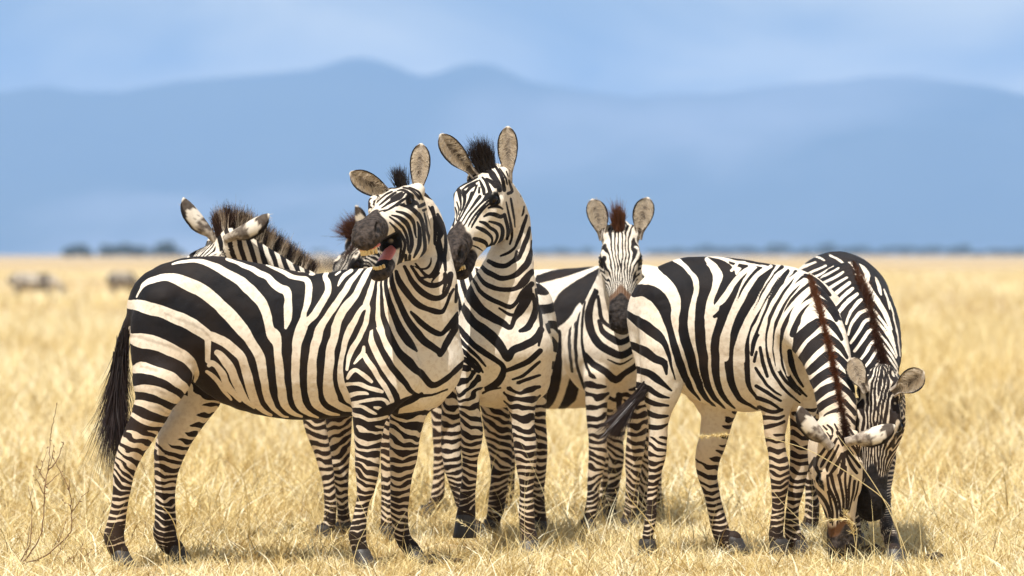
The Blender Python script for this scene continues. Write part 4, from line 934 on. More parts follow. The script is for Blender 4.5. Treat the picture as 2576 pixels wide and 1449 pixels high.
z.leg('fore_left', 'c7', [(765, 120, 120), (770, 200, 112), (775, 300, 100), (785, 400, 82), (790, 500, 75), (803, 600, 73), (808, 700, 70), (810, 800, 53), (812, 900, 45), (812, 1000, 49), (812, 1080, 53), (818, 1150, 50), (826, 1200, 58)], -.05, foot=(0, -.03), k=.04)
z.leg('hind_left', 'c7', [(850, 150, 110), (855, 300, 90), (870, 450, 70), (888, 600, 58), (890, 700, 52), (885, 800, 48), (882, 900, 42), (885, 1000, 42), (895, 1090, 46), (885, 1160, 45)], 1.45, k=.05)
z.leg('hind_right', 'c7', [(600, 150, 110), (602, 300, 96), (608, 400, 88), (622, 500, 84), (638, 600, 80), (648, 700, 68), (640, 800, 56), (630, 900, 54), (615, 1000, 53), (602, 1070, 48), (585, 1140, 48)], 1.45, k=.05)
z.head(pt(1227, 420, 20.44), (-.385, -.680, -.625), (-.30, -.56, .76), 1.0, jaw=.09)
def _z2(f, p, info):                     # behind the chest: level bands round the barrel and haunch
    g = (np.cos(2 * math.pi * (p[:, 2] / .082 + .25 * vnoise(p, .12, 4) + .15)) + .1) * .013
    w = sstep(20.78, 20.88, p[:, 1]); return f * (1 - w) + g * w
_g2 = z.strokes(['neck'], 'g2', 20.42, ST2G, reg=False)
z.strokes(['trunk', 'neck'], 'c9', 20.46, ST2[:-5] + ST2[-1:], post=lambda f, p, i: np.maximum(_z2(f, p, i), _g2(p, i)))
for t_ in ('fore_right', 'fore_left', 'hind_left', 'hind_right'): z.bands([t_], LEGL, DUTY)
hf2 = z.headset(reg=False)
z.strokes(['head'], 'g2', 20.22, HS2, rough=.001, post=lambda f, p, i: np.where(z.hl(p)[:, 1] < -.085, hf2(p, i), f))
Z2 = z
def build2():
    z = Z2; z.build()
    z.teeth([(.506 - .005 * i, .010 + i * .0095, -.150) for i in range(5)], h=.020, w=.009)
    z.ear(pt(1183, 428, 20.42), pt(1108, 342, 20.40), (-.1, -1, -.2), W=.048)
    z.ear(pt(1278, 436, 20.46), pt(1277, 320, 20.46), (-.05, -1, .05), W=.045)
    P = [z.HW(np.array(q)) for q in ([.035, -.018, .002], [.005, 0, -.006], [-.02, .012, -.014])]
    z.hair(P, [(-.55, -.25, .9), (-.4, -.2, 1), (-.25, -.1, 1)], [.10, .115, .10], 1500, spread=.13, jit=.012, width=.0030, stripe=.02)
build2()

# ---- third zebra, hidden behind the first one's back
z = Zebra('zebra mostly hidden behind the laughing zebra back, spiky striped mane and two ears showing', 21.7, (-.55, 21.7), seed=3)
z.T('f', [(870, 840, 0, 118, .7), (940, 830, 0, 132, .75), (1050, 820, 0, 145, .8), (1130, 800, 0, 140, .8), (1180, 790, 0, 110, .8)], tag='trunk')
z.T('f', [(880, 840, -.02, 110, .6), (800, 798, -.05, 100, .6), (715, 738, -.12, 78, .6), (648, 680, -.2, 62, .7), (600, 636, -.25, 50, .85), (580, 616, -.27, 42, .9)], tag='neck', k=.05)
z.leg('fore_left', 'c6', [(1640, 150, 110), (1640, 260, 85), (1655, 370, 70), (1692, 500, 58), (1715, 600, 52), (1738, 700, 46), (1750, 800, 42), (1755, 900, 42), (1752, 1000, 42), (1735, 1060, 45), (1710, 1130, 46)], -.12)
z.leg('fore_right', 'c6', [(1812, 150, 120), (1812, 280, 95), (1812, 400, 86), (1815, 500, 76), (1815, 600, 67), (1822, 700, 54), (1832, 800, 42), (1838, 900, 43), (1845, 1000, 48), (1842, 1070, 47), (1845, 1130, 48)], .12)
z.leg('hind_left', 'c6', [(2150, 100, 130), (2150, 300, 90), (2150, 500, 60), (2148, 700, 50), (2150, 900, 44), (2146, 1050, 46), (2145, 1170, 46)], -.15)
z.leg('hind_right', 'c7', [(385, 180, 115), (365, 300, 92), (340, 450, 80), (330, 600, 70), (335, 700, 62), (355, 800, 53), (385, 900, 48), (410, 1000, 44), (440, 1090, 44), (470, 1160, 46), (490, 1215, 46)], .0)
z.head(pt(556, 590, 21.45), (-.66, -.36, -.64), (-.5, -.45, .7), 1.0)
def _z3(p, info):
    q = p[:, 0] + .30 * p[:, 2] + .004 * vnoise(p, .05, 2)
    return (np.cos(2 * math.pi * q / .043) + .1) * .043 / 6.28
z.sets.append((['trunk', 'neck'], _z3))
for t_ in ('fore_right', 'fore_left', 'hind_left', 'hind_right'): z.bands([t_], LEGL, DUTY)
z.headset()
Z3 = z
def build3():
    z = Z3; z.build()
    z.ear(pt(528, 590, 21.42), pt(456, 506, 21.42), (-.75, .65, -.2), W=.048)
    z.ear(pt(588, 594, 21.36), pt(682, 548, 21.3), (.15, .75, -.65), W=.050)
    P = [pt(548, 590, 21.40), pt(575, 582, 21.46), pt(615, 590, 21.52), pt(655, 615, 21.58), pt(698, 645, 21.62), pt(740, 668, 21.66), pt(790, 694, 21.68)]
    z.hair(P, [(-.25, -.1, 1), (0, -.1, 1), (.15, -.1, 1), (.25, -.1, 1), (.3, -.1, 1), (.35, -.1, 1), (.4, -.1, 1)], [.085, .10, .092, .085, .08, .068, .05], 5600, spread=.075, jit=.013, width=.0036, brown=[.2, .15, .05, .03, .03, .05, .1])
build3()

# ---- foal
z = Zebra('young zebra facing the camera straight on, reddish tuft between round ears, between two adults', 22.1, (.5, 22.4), seed=4, vox=VOX * .85)
z.T('f', [(1548, 880, .10, 100, .98), (1545, 885, .35, 115, 1.08), (1545, 890, .65, 118, 1.1), (1548, 880, .9, 95, 1)], tag='trunk', ref=(1, 0, 0), k=.06)
z.T('f', [(1562, 640, -.02, 45, .9), (1558, 720, .04, 62, .85), (1552, 800, .08, 92, .75), (1550, 880, .1, 112, .65), (1548, 950, .1, 85, .7)], tag='neck', k=.05)
z.leg('fore_right', 'c7', [(1262, 180, 90), (1260, 250, 82), (1262, 350, 72), (1262, 450, 65), (1268, 550, 60), (1268, 650, 57), (1258, 750, 48), (1242, 850, 40), (1235, 950, 38), (1222, 1030, 42), (1213, 1090, 44), (1200, 1160, 40)], -.02, hr=.042)
z.leg('fore_left', 'c7', [(1520, 180, 90), (1520, 300, 82), (1520, 400, 70), (1518, 500, 62), (1512, 600, 60), (1500, 700, 58), (1495, 800, 50), (1488, 900, 44), (1478, 1000, 42), (1468, 1070, 45), (1452, 1140, 42)], .02, hr=.042)
z.leg('hind_right', 'c7', [(1330, 330, 85), (1345, 450, 70), (1365, 560, 62), (1385, 680, 50), (1375, 800, 42), (1365, 900, 38), (1350, 1000, 38), (1340, 1080, 38)], .8, hr=.042)
z.leg('hind_left', 'c7', [(1560, 330, 85), (1560, 450, 70), (1560, 560, 62), (1570, 680, 50), (1570, 800, 42), (1565, 900, 38), (1560, 1000, 38), (1550, 1080, 38)], .8, hr=.042)
z.head(pt(1560, 570, 22.02), (0, -.58, -.81), (-.02, -.81, .58), .94, brown=.9)
z.strokes(['trunk', 'neck'], 'c3', 21.95, ST4)
for t_ in ('fore_right', 'fore_left', 'hind_left', 'hind_right'): z.bands([t_], LEGL, DUTY)
z.headset()
z.blackm = .45
Z4 = z
def build4():
    z = Z4; z.build()
    z.ear(pt(1514, 585, 22.02), pt(1492, 502, 22.02), (.15, -1, 0), W=.050)
    z.ear(pt(1608, 583, 22.02), pt(1628, 498, 22.02), (-.15, -1, 0), W=.050)
    P = [z.HW(np.array(q)) for q in ([.02, -.022, .0], [.02, -.004, .002], [.01, .014, -.004])]
    z.hair(P, [(-.35, -.2, 1), (-.12, -.15, 1), (.1, -.1, 1)], [.06, .12, .06], 900, spread=.10, jit=.008, width=.0030, stripe=.02, brown=.75)
build4()

# ---- grazing zebra in front at the right
z = Zebra('zebra grazing side-on at the right front, muzzle in the grass, tail swung left', 20.65, (1.0, 20.65), seed=5, vox=VOX * .85)
z.T('c4', [(330, 560, 0, 170, .9), (420, 560, 0, 300, .78), (550, 590, 0, 440, .62), (700, 650, 0, 515, .58), (850, 690, 0, 545, .57), (1000, 715, 0, 545, .56), (1150, 720, 0, 520, .52), (1270, 720, 0, 470, .48), (1350, 780, -.02, 340, .5)], tag='trunk')
z.T('c4', [(370, 460, -.08, 150), (400, 620, -.12, 200, .6), (390, 780, -.13, 190, .6), (368, 950, -.13, 160, .6), (360, 1100, -.13, 125, .6)], tag='trunk', k=.05)
z.T('c4', [(360, 460, .08, 160), (480, 700, .12, 200, .6), (600, 950, .13, 170, .6), (700, 1150, .13, 120, .6)], tag='trunk', k=.05)
z.T('c4', [(1180, 500, -.08, 150, .5), (1180, 750, -.14, 190, .45), (1150, 950, -.14, 160, .5), (1150, 1100, -.13, 120, .6)], tag='trunk', k=.05)
z.T('c4', [(1200, 450, -.02, 200, .6), (1320, 520, -.12, 245, .55), (1445, 650, -.28, 220, .6), (1540, 850, -.44, 182, .7), (1595, 1050, -.57, 155, .8), (1630, 1250, -.66, 138, .85), (1655, 1370, -.70, 105, .9), (1665, 1430, -.72, 80, .9)], tag='neck', k=.06)
z.leg('hind_near', 'c7', [(1700, 0, 130), (1690, 100, 122), (1672, 250, 102), (1662, 380, 80), (1657, 480, 66), (1652, 580, 58), (1648, 660, 59), (1638, 760, 48), (1624, 860, 36), (1616, 950, 34), (1611, 1040, 37), (1600, 1120, 37), (1588, 1180, 36), (1585, 1250, 38)], -.13, k=.05)
z.leg('hind_far', 'c8', [(320, 280, 110), (290, 380, 100), (262, 480, 95), (235, 600, 87), (207, 700, 80), (207, 790, 66), (228, 890, 54), (250, 990, 50), (275, 1090, 53), (300, 1180, 56), (342, 1250, 54), (372, 1300, 56)], .14, foot=(.02, -.01), k=.05)
z.leg('fore_near', 'c8', [(660, 150, 125), (652, 250, 115), (648, 350, 95), (642, 450, 81), (642, 550, 66), (655, 650, 60), (668, 750, 67), (672, 830, 64), (668, 920, 52), (662, 1000, 40), (655, 1100, 43), (648, 1180, 45), (655, 1240, 45), (665, 1290, 48)], -.10, k=.05)
z.leg('fore_far', 'c8', [(830, 300, 95), (820, 400, 84), (815, 500, 78), (805, 600, 69), (800, 700, 63), (790, 800, 59), (775, 900, 53), (755, 1000, 42), (750, 1080, 43), (755, 1160, 50), (772, 1240, 54), (785, 1300, 54)], .0, foot=(.02, -.01), k=.05)
z.T('f', [(1612, 800, 0, 16), (1600, 860, -.02, 13), (1612, 930, -.03, 11), (1606, 980, -.04, 8)], tag='tail', k=.03)
z.head(pt(2118, 1108, 19.82), (.09, .10, -.985), (.25, -.96, -.07), 1.0, brown=1.0)
LB = {k: z.bands([k], LEGL, DUTY, reg=False) for k in ('hind_near', 'fore_near')}
_t5 = z.strokes(['trunk', 'hind_near', 'fore_near', 'tail'], 'c4', 20.38, ST5, post=z.lower(0, 0, {'hind_near': pt(0, 1085, 20.5)[2], 'fore_near': pt(0, 1080, 20.5)[2]}, LB))
_t5 = z.strokes(['neck'], 'c4', 20.34, ST5, reg=False); _n5 = z.strokes(['neck'], 'c4', 20.02, ST5N, reg=False)
def _m5(p, i):
    w = sstep(20.34, 20.24, p[:, 1]); return _t5(p, i) * (1 - w) + _n5(p, i) * w
z.sets.append((['neck'], _m5))
z.bands(['hind_far'], LEGL, DUTY, fn2=lambda f, p, i: f - .02 * sstep(.36, .2, i['arc']) * sstep(.05, -.02, p[:, 0] - i['axis'][:, 0])); z.bands(['fore_far'], LEGL, DUTY)
hf5 = z.headset(reg=False)
z.strokes(['head'], 'g5', 19.66, HS5, rough=.001, post=lambda f, p, i: np.where(z_hl5(p)[:, 1] > .075, hf5(p, i), f)); z_hl5 = z.hl
Z5 = z
def build5():
    z = Z5; z.build()
    z.ear(pt(2074, 1110, 19.80), pt(2003, 1030, 19.78), (-.55, .75, -.35), W=.048)
    z.ear(pt(2150, 1108, 19.80), pt(2252, 1079, 19.78), (.1, .78, -.62), W=.048)
    C = [(1425, 280), (1452, 380), (1500, 540), (1560, 760), (1600, 930), (1640, 1130), (1680, 1350), (1690, 1462)]
    P = [z.hit('c4', *q) for q in C]
    z.hair(P, [(.05, -.55, .8)] * 3 + [(.0, -.8, .35)] * 5, [.015, .03, .035, .035, .035, .035, .035, .035], 4200, spread=.30, jit=.007, width=.003, stripe=.02, brown=[.5, .8, 1, 1, 1, .8, .3, .2], lean=(0, 0, -.2))
    Q = [cpt('c7', 1578, 200, 20.5), cpt('c7', 1572, 240, 20.48), cpt('c7', 1562, 280, 20.46)]
    z.hair(Q, [(-.55, -.1, -.75), (-.62, -.1, -.72), (-.68, -.1, -.65)], [.17, .21, .22], 1000, spread=.045, jit=.009, width=.0036, name='tail_hair', stripe=.02, brown=.05, droop=.1)
build5()

# ---- second grazer, facing the camera at the far right
z = Zebra('zebra grazing at the far right facing the camera, one round ear sticking out', 20.9, (1.75, 21.2), seed=6)
z.T('f', [(2124, 860, -.25, 106, .95), (2120, 850, .0, 122, 1.0), (2116, 830, .4, 135, 1.03), (2108, 785, .8, 140, 1.0), (2106, 755, 1.1, 122, 1.0), (2106, 735, 1.3, 80, 1)], tag='trunk', ref=(1, 0, 0), k=.06)
z.T('f', [(2130, 730, .15, 75, .9), (2160, 780, -.1, 88, .9), (2190, 850, -.35, 76, .9), (2206, 905, -.56, 60, .9), (2212, 945, -.70, 46, .9), (2212, 968, -.74, 36, .9)], tag='neck', k=.06)
z.leg('fore_right', 'c8', [(1130, 500, 90), (1135, 700, 65), (1140, 850, 55), (1140, 1000, 48), (1145, 1100, 44), (1150, 1180, 46), (1155, 1250, 46)], .05)
z.leg('fore_left', 'c8', [(1330, 450, 100, 0), (1340, 600, 80, -.05), (1345, 750, 68, -.15), (1342, 850, 56, -.25), (1340, 950, 48, -.4), (1348, 1050, 44, -.55), (1358, 1130, 48, -.7), (1385, 1220, 48, -.85), (1405, 1300, 48, -1.0), (1412, 1345, 46, -1.05)], 0, foot=(.01, -.03))
z.leg('hind_right', 'c8', [(900, 400, 100), (890, 600, 62), (880, 700, 50), (880, 800, 44), (880, 900, 40), (880, 1000, 42), (872, 1100, 46), (855, 1180, 44)], .9)
z.leg('hind_left', 'c8', [(1180, 400, 100), (1190, 600, 62), (1190, 700, 50), (1190, 800, 44), (1190, 900, 40), (1190, 1000, 42), (1190, 1100, 46), (1185, 1180, 44)], .9)
z.head(pt(2213, 963, 20.0), (-.12, -.150, -.977), (-.22, -.95, .206), 1.04)
def _r6(f, p, i):                        # flanks turned away from the camera
    g = (np.cos(2 * math.pi * ((p[:, 1] + .3 * p[:, 2]) / .13 + .3 * vnoise(p, .15, 3))) + .1) * .02
    w = sstep(20.95, 21.1, p[:, 1]) * sstep(.09, .13, np.abs(p[:, 0] - 1.47)) * sstep(1.16, 1.1, p[:, 2]); return f * (1 - w) + g * w
z.strokes(['trunk', 'neck'], 'c4', 20.5, ST6, base=.03, post=_r6)
for t_ in ('fore_right', 'fore_left', 'hind_left', 'hind_right'): z.bands([t_], LEGL, DUTY)
hf6 = z.headset(reg=False); z.sets.append((['head'], lambda p, i: hf6(p, i) + .0010))
z.blackm = .8
Z6 = z
def build6():
    z = Z6; z.build()
    z.ear(pt(2258, 980, 19.95), pt(2322, 937, 19.93), (.25, -1, .1), W=.052)
    z.ear(pt(2172, 972, 19.98), pt(2142, 902, 20.0), (-.3, -1, .1), W=.045)
    C = [(1742, 190), (1790, 320), (1850, 450), (1890, 620), (1925, 780), (1955, 900), (1975, 1000), (1985, 1090)]
    P = [z.hit('c4', *q) for q in C]
    z.hair(P, [(.05, -.5, .85)] * 3 + [(.0, -.8, .4)] * 5, [.015, .035, .042, .042, .042, .042, .042, .04], 4200, spread=.30, jit=.009, width=.0032, stripe=.02, brown=[.3, .6, .5, .5, .4, .3, .2, .1], lean=(0, 0, -.2))
build6()

# ---- adult side-on at the back, facing left
z = Zebra('zebra side-on at the back, reddish forelock showing behind the laughing muzzle', 23.4, (.25, 23.4), seed=7)
z.T('f', [(980, 800, 0, 90, .6), (1050, 810, 0, 135, .65), (1150, 830, 0, 160, .7), (1280, 845, 0, 172, .75), (1380, 853, 0, 176, .75), (1480, 848, 0, 178, .72), (1560, 838, 0, 172, .68), (1640, 815, 0, 145, .65), (1690, 800, 0, 100, .7)], tag='trunk')
z.T('f', [(1050, 780, 0, 100, .6), (985, 720, -.02, 80, .6), (940, 660, -.05, 62, .65), (915, 620, -.1, 48, .8)], tag='neck', k=.05)
z.leg('fore_left', 'c7', [(260, 250, 65), (245, 380, 48), (250, 500, 42), (250, 600, 40), (252, 700, 40), (250, 800, 40), (245, 900, 42), (228, 970, 42), (200, 1030, 36), (180, 1075, 34)], -.1, hr=.045)
z.leg('fore_right', 'c7', [(690, 300, 60), (690, 450, 46), (695, 600, 40), (698, 750, 38), (700, 850, 34), (695, 950, 34), (685, 1030, 36), (672, 1080, 36)], .1, hr=.045)
z.leg('hind_left', 'c7', [(1420, 300, 90), (1395, 460, 62), (1378, 590, 50), (1352, 720, 44), (1325, 850, 38), (1308, 950, 37), (1290, 1050, 37)], -.1, hr=.045)
z.leg('hind_right', 'c7', [(1620, 300, 80), (1610, 500, 58), (1625, 640, 48), (1635, 760, 42), (1640, 880, 38), (1645, 980, 38), (1640, 1060, 38)], .1, hr=.045)
z.head(pt(905, 590, 23.2), (-.52, -.40, -.75), (-.6, -.35, .5), 1.0)
def _r7(f, p, i):                        # the part of the flank the others stand before
    g = (np.cos(2 * math.pi * ((p[:, 0] + .35 * p[:, 2]) / .15 + .3 * vnoise(p, .15, 3))) + .1) * .023
    w = sstep(.14, .09, p[:, 0]); return f * (1 - w) + g * w
z.strokes(['trunk'], 'c3', 23.1, ST7, post=_r7); z.bands(['neck'], [(0, .045), (1, .042)], .1)
for t_ in ('fore_right', 'fore_left', 'hind_left', 'hind_right'): z.bands([t_], LEGL, DUTY)
hf7 = z.headset(reg=False); z.sets.append((['head'], lambda p, i: hf7(p, i) + .0013))
Z7 = z
def build7():
    z = Z7; z.build()
    z.ear(pt(908, 585, 23.15), pt(903, 517, 23.13), (.8, .6, 0), W=.040)
    P = [z.hit('f', 896, 600), z.hit('f', 902, 592), pt(912, 586, 23.18)]
    z.hair(P, [(-1, -.3, .35), (-.8, -.2, .7), (-.3, 0, 1)], [.10, .10, .09], 900, spread=.2, jit=.014, width=.0032, stripe=.02, brown=.45)
    z.hair([z.hit('f', 900, 604), z.hit('f', 893, 616)], [(-.45, -.3, -.9), (-.5, -.3, -.9)], .09, 500, spread=.12, jit=.012, name='forelock', stripe=.02, brown=.2)
build7()
# ================================================================ ground, far country, air
def ground_material():
    m, N, L, b = mat('dry_earth', .95, .1)
    tc = N.new("ShaderNodeTexCoord").outputs['Object']
    n1 = noise(N, L, .35, 5, tc, .6); n2 = noise(N, L, 3.0, 5, tc, .65); n3 = noise(N, L, 55, 4, tc, .6); n4 = noise(N, L, .03, 4, tc, .6)
    sy = N.new("ShaderNodeSeparateXYZ"); L.new(tc, sy.inputs[0]); far = ramp(N, L, sy.outputs['Y'], 60, 320)
    near = mixc(N, L, ramp(N, L, n2, .3, .72), (.36, .25, .12), (.54, .40, .20))
    c = mixc(N, L, far, near, mixc(N, L, ramp(N, L, n2, .3, .72), (.50, .37, .20), (.57, .44, .27)))
    c = mixc(N, L, math_(N, L, 'MULTIPLY', ramp(N, L, n1, .48, .75), .55), c, (.50, .32, .12))
    c = mixc(N, L, math_(N, L, 'MULTIPLY', ramp(N, L, n4, .45, .7), .5), c, (.66, .47, .20))
    c = mixc(N, L, math_(N, L, 'MULTIPLY', ramp(N, L, n3, .45, .62), .6), c, (.34, .23, .12))
    L.new(c, b.inputs['Base Color']); bump(N, L, b, n3, .8, .02)
    return m
def dip(x, y):
    """shallow hollow far off on the left"""
    return -.78 * sstep(-11.5, -14.5, x) * sstep(-60, -45, x) * np.exp(-((y - 200) / 42.0) ** 2)
xs = np.concatenate([-np.geomspace(60, 7900, 16)[::-1], np.linspace(-50, -9, 36), np.linspace(-8, 8, 65), np.geomspace(9, 7900, 26)])
ys = np.concatenate([[-40, 0, 10, 15], np.linspace(17, 30, 66), np.linspace(32, 300, 60), np.geomspace(320, 15000, 30)])
gx, gy = np.meshgrid(xs, ys, indexing='ij')
gp = np.stack([gx, gy, 0 * gx], -1).reshape(-1, 3)
gz = .012 * vnoise(gp, .6, 1) + .006 * vnoise(gp, .22, 2)
gz = np.where((np.abs(gp[:, 0]) < 8.2) & (gp[:, 1] < 31) & (gp[:, 1] > 16), gz, 0) - .012
gp[:, 2] = gz + dip(gp[:, 0], gp[:, 1])
ii = np.arange(len(xs) * len(ys)).reshape(len(xs), len(ys))
gf = np.stack([ii[:-1, :-1], ii[1:, :-1], ii[1:, 1:], ii[:-1, 1:]], -1).reshape(-1, 4)
tag(mesh_obj('ground', gp, gf, ground_material()), kind='structure')

# mountain range about twelve kilometres off
hm, N, L, b = mat('mountain_slope', .95, .05)
tcw = N.new("ShaderNodeTexCoord").outputs['Object']
hc = mixc(N, L, noise(N, L, .0022, 7, tcw, .6), (.015, .03, .05), (.10, .12, .11))
L.new(mixc(N, L, ramp(N, L, noise(N, L, .0007, 5, tcw, .5, .4), .50, .75), hc, (.36, .36, .40)), b.inputs['Base Color'])  # pale patches painted into the slope colour stand in for drifting haze
SKY = np.array([(-900, 250), (-400, 225), (-150, 262), (0, 240), (60, 222), (130, 216), (200, 230), (330, 232), (450, 206), (560, 196), (700, 184), (790, 176), (840, 160), (900, 143), (960, 153), (1010, 172), (1050, 190), (1090, 190),
                (1150, 165), (1190, 157), (1240, 163), (1280, 180), (1330, 206), (1480, 230), (1590, 246), (1680, 236), (1800, 237), (1900, 222), (2000, 210), (2100, 206), (2180, 194), (2280, 192), (2360, 203), (2470, 215), (2576, 240), (2750, 262), (2950, 230), (3500, 250)], float)
HD = 12000.0
hx = np.linspace(-4200, 4200, 260); hy = np.linspace(9600, 14600, 46)
HX, HY = np.meshgrid(hx, hy, indexing='ij')
sky_h = (640 - np.interp(1288 + HX / HD * FPX, SKY[:, 0], SKY[:, 1])) / FPX * HD
hp = np.stack([HX, HY, 0 * HX], -1).reshape(-1, 3)
rn = (vnoise(hp, 520, 1) * .5 + vnoise(hp, 210, 2) * .25 + vnoise(hp, 90, 3) * .12).reshape(HX.shape)
up = sstep(9700, HD, HY) ** .8; dn = 1 - sstep(HD, 14600, HY) * .9
prof = np.where(HY < HD, up, dn); side = sstep(4200, 3600, np.abs(HX))
off = 4 * prof * (1 - prof)
hz = sky_h * prof * side + rn * 150 * np.clip(off, 0, 1) * np.where(HY < HD, 1, .4) + 4 * rn - 8 + 8 * prof
hz = np.minimum(hz, sky_h * HY / HD + 2)
hp[:, 2] = np.maximum(hz, -6).ravel()
ii = np.arange(HX.size).reshape(HX.shape)
tag(mesh_obj('mountain_range', hp, np.stack([ii[:-1, :-1], ii[1:, :-1], ii[1:, 1:], ii[:-1, 1:]], -1).reshape(-1, 4), hm), kind='structure')

# far trees: trunk, limbs and crown of leaf clumps
BARK, N, L, b = mat('tree_bark', .9, .1, (.09, .065, .045))
LEAF, N, L, b = mat('tree_leaf', .8, .15)
oi = N.new("ShaderNodeObjectInfo")
L.new(mixc(N, L, noise(N, L, .6, 3), (.030, .045, .018), (.075, .090, .035)), b.inputs['Base Color'])
def tree_mesh(seed, W, H, flat):
    r = np.random.default_rng(seed); t = MB(); c = MB()
    t.tube([(0, 0, 0), (.1, 0, H * .2), (0, .1, H * .42)], [.2, .15, .12], 7)
    cl = []
    for k in range(9):
        a = 2 * math.pi * k / 9 + r.random(); q = r.uniform(.35, .9) * W * .5
        e = np.array([math.cos(a) * q, math.sin(a) * q, H * (r.uniform(.25, .85) if not flat else r.uniform(.68, .82))])
        t.tube([(0, .1, H * .38), e * [.45, .45, 1] + [0, 0, -H * .15], e], [.09, .06, .03], 5); cl.append(e)
    cl += [np.array([r.normal(0, W * .12), r.normal(0, W * .12), H * .84]) for _ in range(3)]
    V, F = [], []
    for e in cl:
        R = W * r.uniform(.14, .23)
        for _ in range(230):
            d = unit(r.normal(0, 1, 3)) * R * r.random() ** .4 * np.array([1, 1, .55 if not flat else .35])
            p = e + d; n1 = unit(r.normal(0, 1, 3)); n2 = unit(np.cross(n1, r.normal(0, 1, 3))); s_ = r.uniform(.1, .24)
            k = len(V); V += [p - n1 * s_, p - n2 * s_ * .6, p + n1 * s_, p + n2 * s_ * .6]; F.append((k, k + 1, k + 2, k + 3))
    c.add(V, F)
    return t, c
def plant_tree(px, D, W, H, seed, lab, group, flat=False, src=None):
    p = pt(px, 640, D); p[2] = -.02
    if src is None:
        t, c = tree_mesh(seed, W, H, flat)
        root = bpy.data.objects.new('savanna_tree', None); sc.collection.objects.link(root); root.location = p
        t.build('trunk', BARK, root); c.build('crown', LEAF, root, smooth=False)
    else:
        root = src.copy(); sc.collection.objects.link(root); root.location = p
        for ch in src.children:
            q = ch.copy(); sc.collection.objects.link(q); q.parent = root
        root.scale = (W / 8.6, W / 8.6, H / 4.9 * 1.35)
    root.rotation_euler = (0, 0, seed * 1.7)
    tag(root, lab, 'tree', group)
    return root
tsrc = []
for k, (x, D, W, H, lab, grp) in enumerate([(180, 1530, 6.6, 3.2, 0, 0), (197, 1500, 8.0, 4.4, 0, 0), (216, 1540, 6.6, 3.4, 0, 0), (268, 1520, 7.0, 3.6, 1, 1), (290, 1500, 8.0, 4.3, 1, 1), (313, 1530, 7.4, 3.9, 1, 1), (336, 1500, 7.6, 4.2, 1, 1), (356, 1540, 6.4, 3.3, 1, 1),
                                        (400, 1520, 7.2, 3.8, 2, 2), (421, 1500, 8.0, 4.4, 2, 2), (443, 1530, 7.2, 3.6, 2, 2)]):
    tsrc_ok = len(tsrc) >= 2
    t_ = plant_tree(x, D, W, H, k + 1, ['dark bushy tree in the small clump nearest the left end of the horizon', 'dark bushy tree in the longest clump in the middle of the left horizon', 'dark bushy tree in the clump just left of the pricked ear'][lab],
                    ['small tree clump at far left', 'long tree clump on the left horizon', 'tree clump beside the pricked ear'][grp], src=tsrc[k % 2] if tsrc_ok else None)
    if not tsrc_ok: tsrc.append(t_)
tsrc.append(plant_tree(800, 2400, 9, 3.6, 6, 'small dim tree on the horizon above the striped mane end', 'trees on the middle horizon', True))
r = np.random.default_rng(5)
TR = 'bluish trees along the right horizon'
for k, x in enumerate(np.concatenate([np.linspace(1345, 1475, 7), np.linspace(1650, 2010, 18), np.linspace(2025, 2630, 28)])):
    x += r.uniform(-9, 9)
    plant_tree(x, r.uniform(2500, 3100), r.uniform(9, 19), r.uniform(3.0, 6.2), k + 11, 'hazy bluish tree in the line of trees along the right horizon', TR, src=tsrc[k % 3])

# ---------------------------------------------------------------- grass
def grass_mat(name, cols, trans=.16):
    m, N, L, b = mat(name, .6, .25)
    tn_ = attr(N, 'tone')
    n = N.new("ShaderNodeValToRGB"); el = n.color_ramp.elements
    el[0].position, el[0].color = 0, (*cols[0], 1); el[1].position, el[1].color = 1, (*cols[-1], 1)
    for i, c in enumerate(cols[1:-1]):
        e = el.new((i + 1) / (len(cols) - 1)); e.color = (*c, 1)
    L.new(tn_, n.inputs[0]); L.new(n.outputs[0], b.inputs['Base Color'])
    t = N.new("ShaderNodeBsdfTranslucent"); L.new(n.outputs[0], t.inputs['Color'])
    mx = N.new("ShaderNodeMixShader"); mx.inputs[0].default_value = trans
    L.new(b.outputs[0], mx.inputs[1]); L.new(t.outputs[0], mx.inputs[2]); L.new(mx.outputs[0], N['Material Output'].inputs['Surface'])
    return m
GM = grass_mat('dry_grass_blade', [(.14, .09, .04), (.45, .31, .11), (.72, .56, .25), (.85, .72, .40), (.93, .87, .64)])
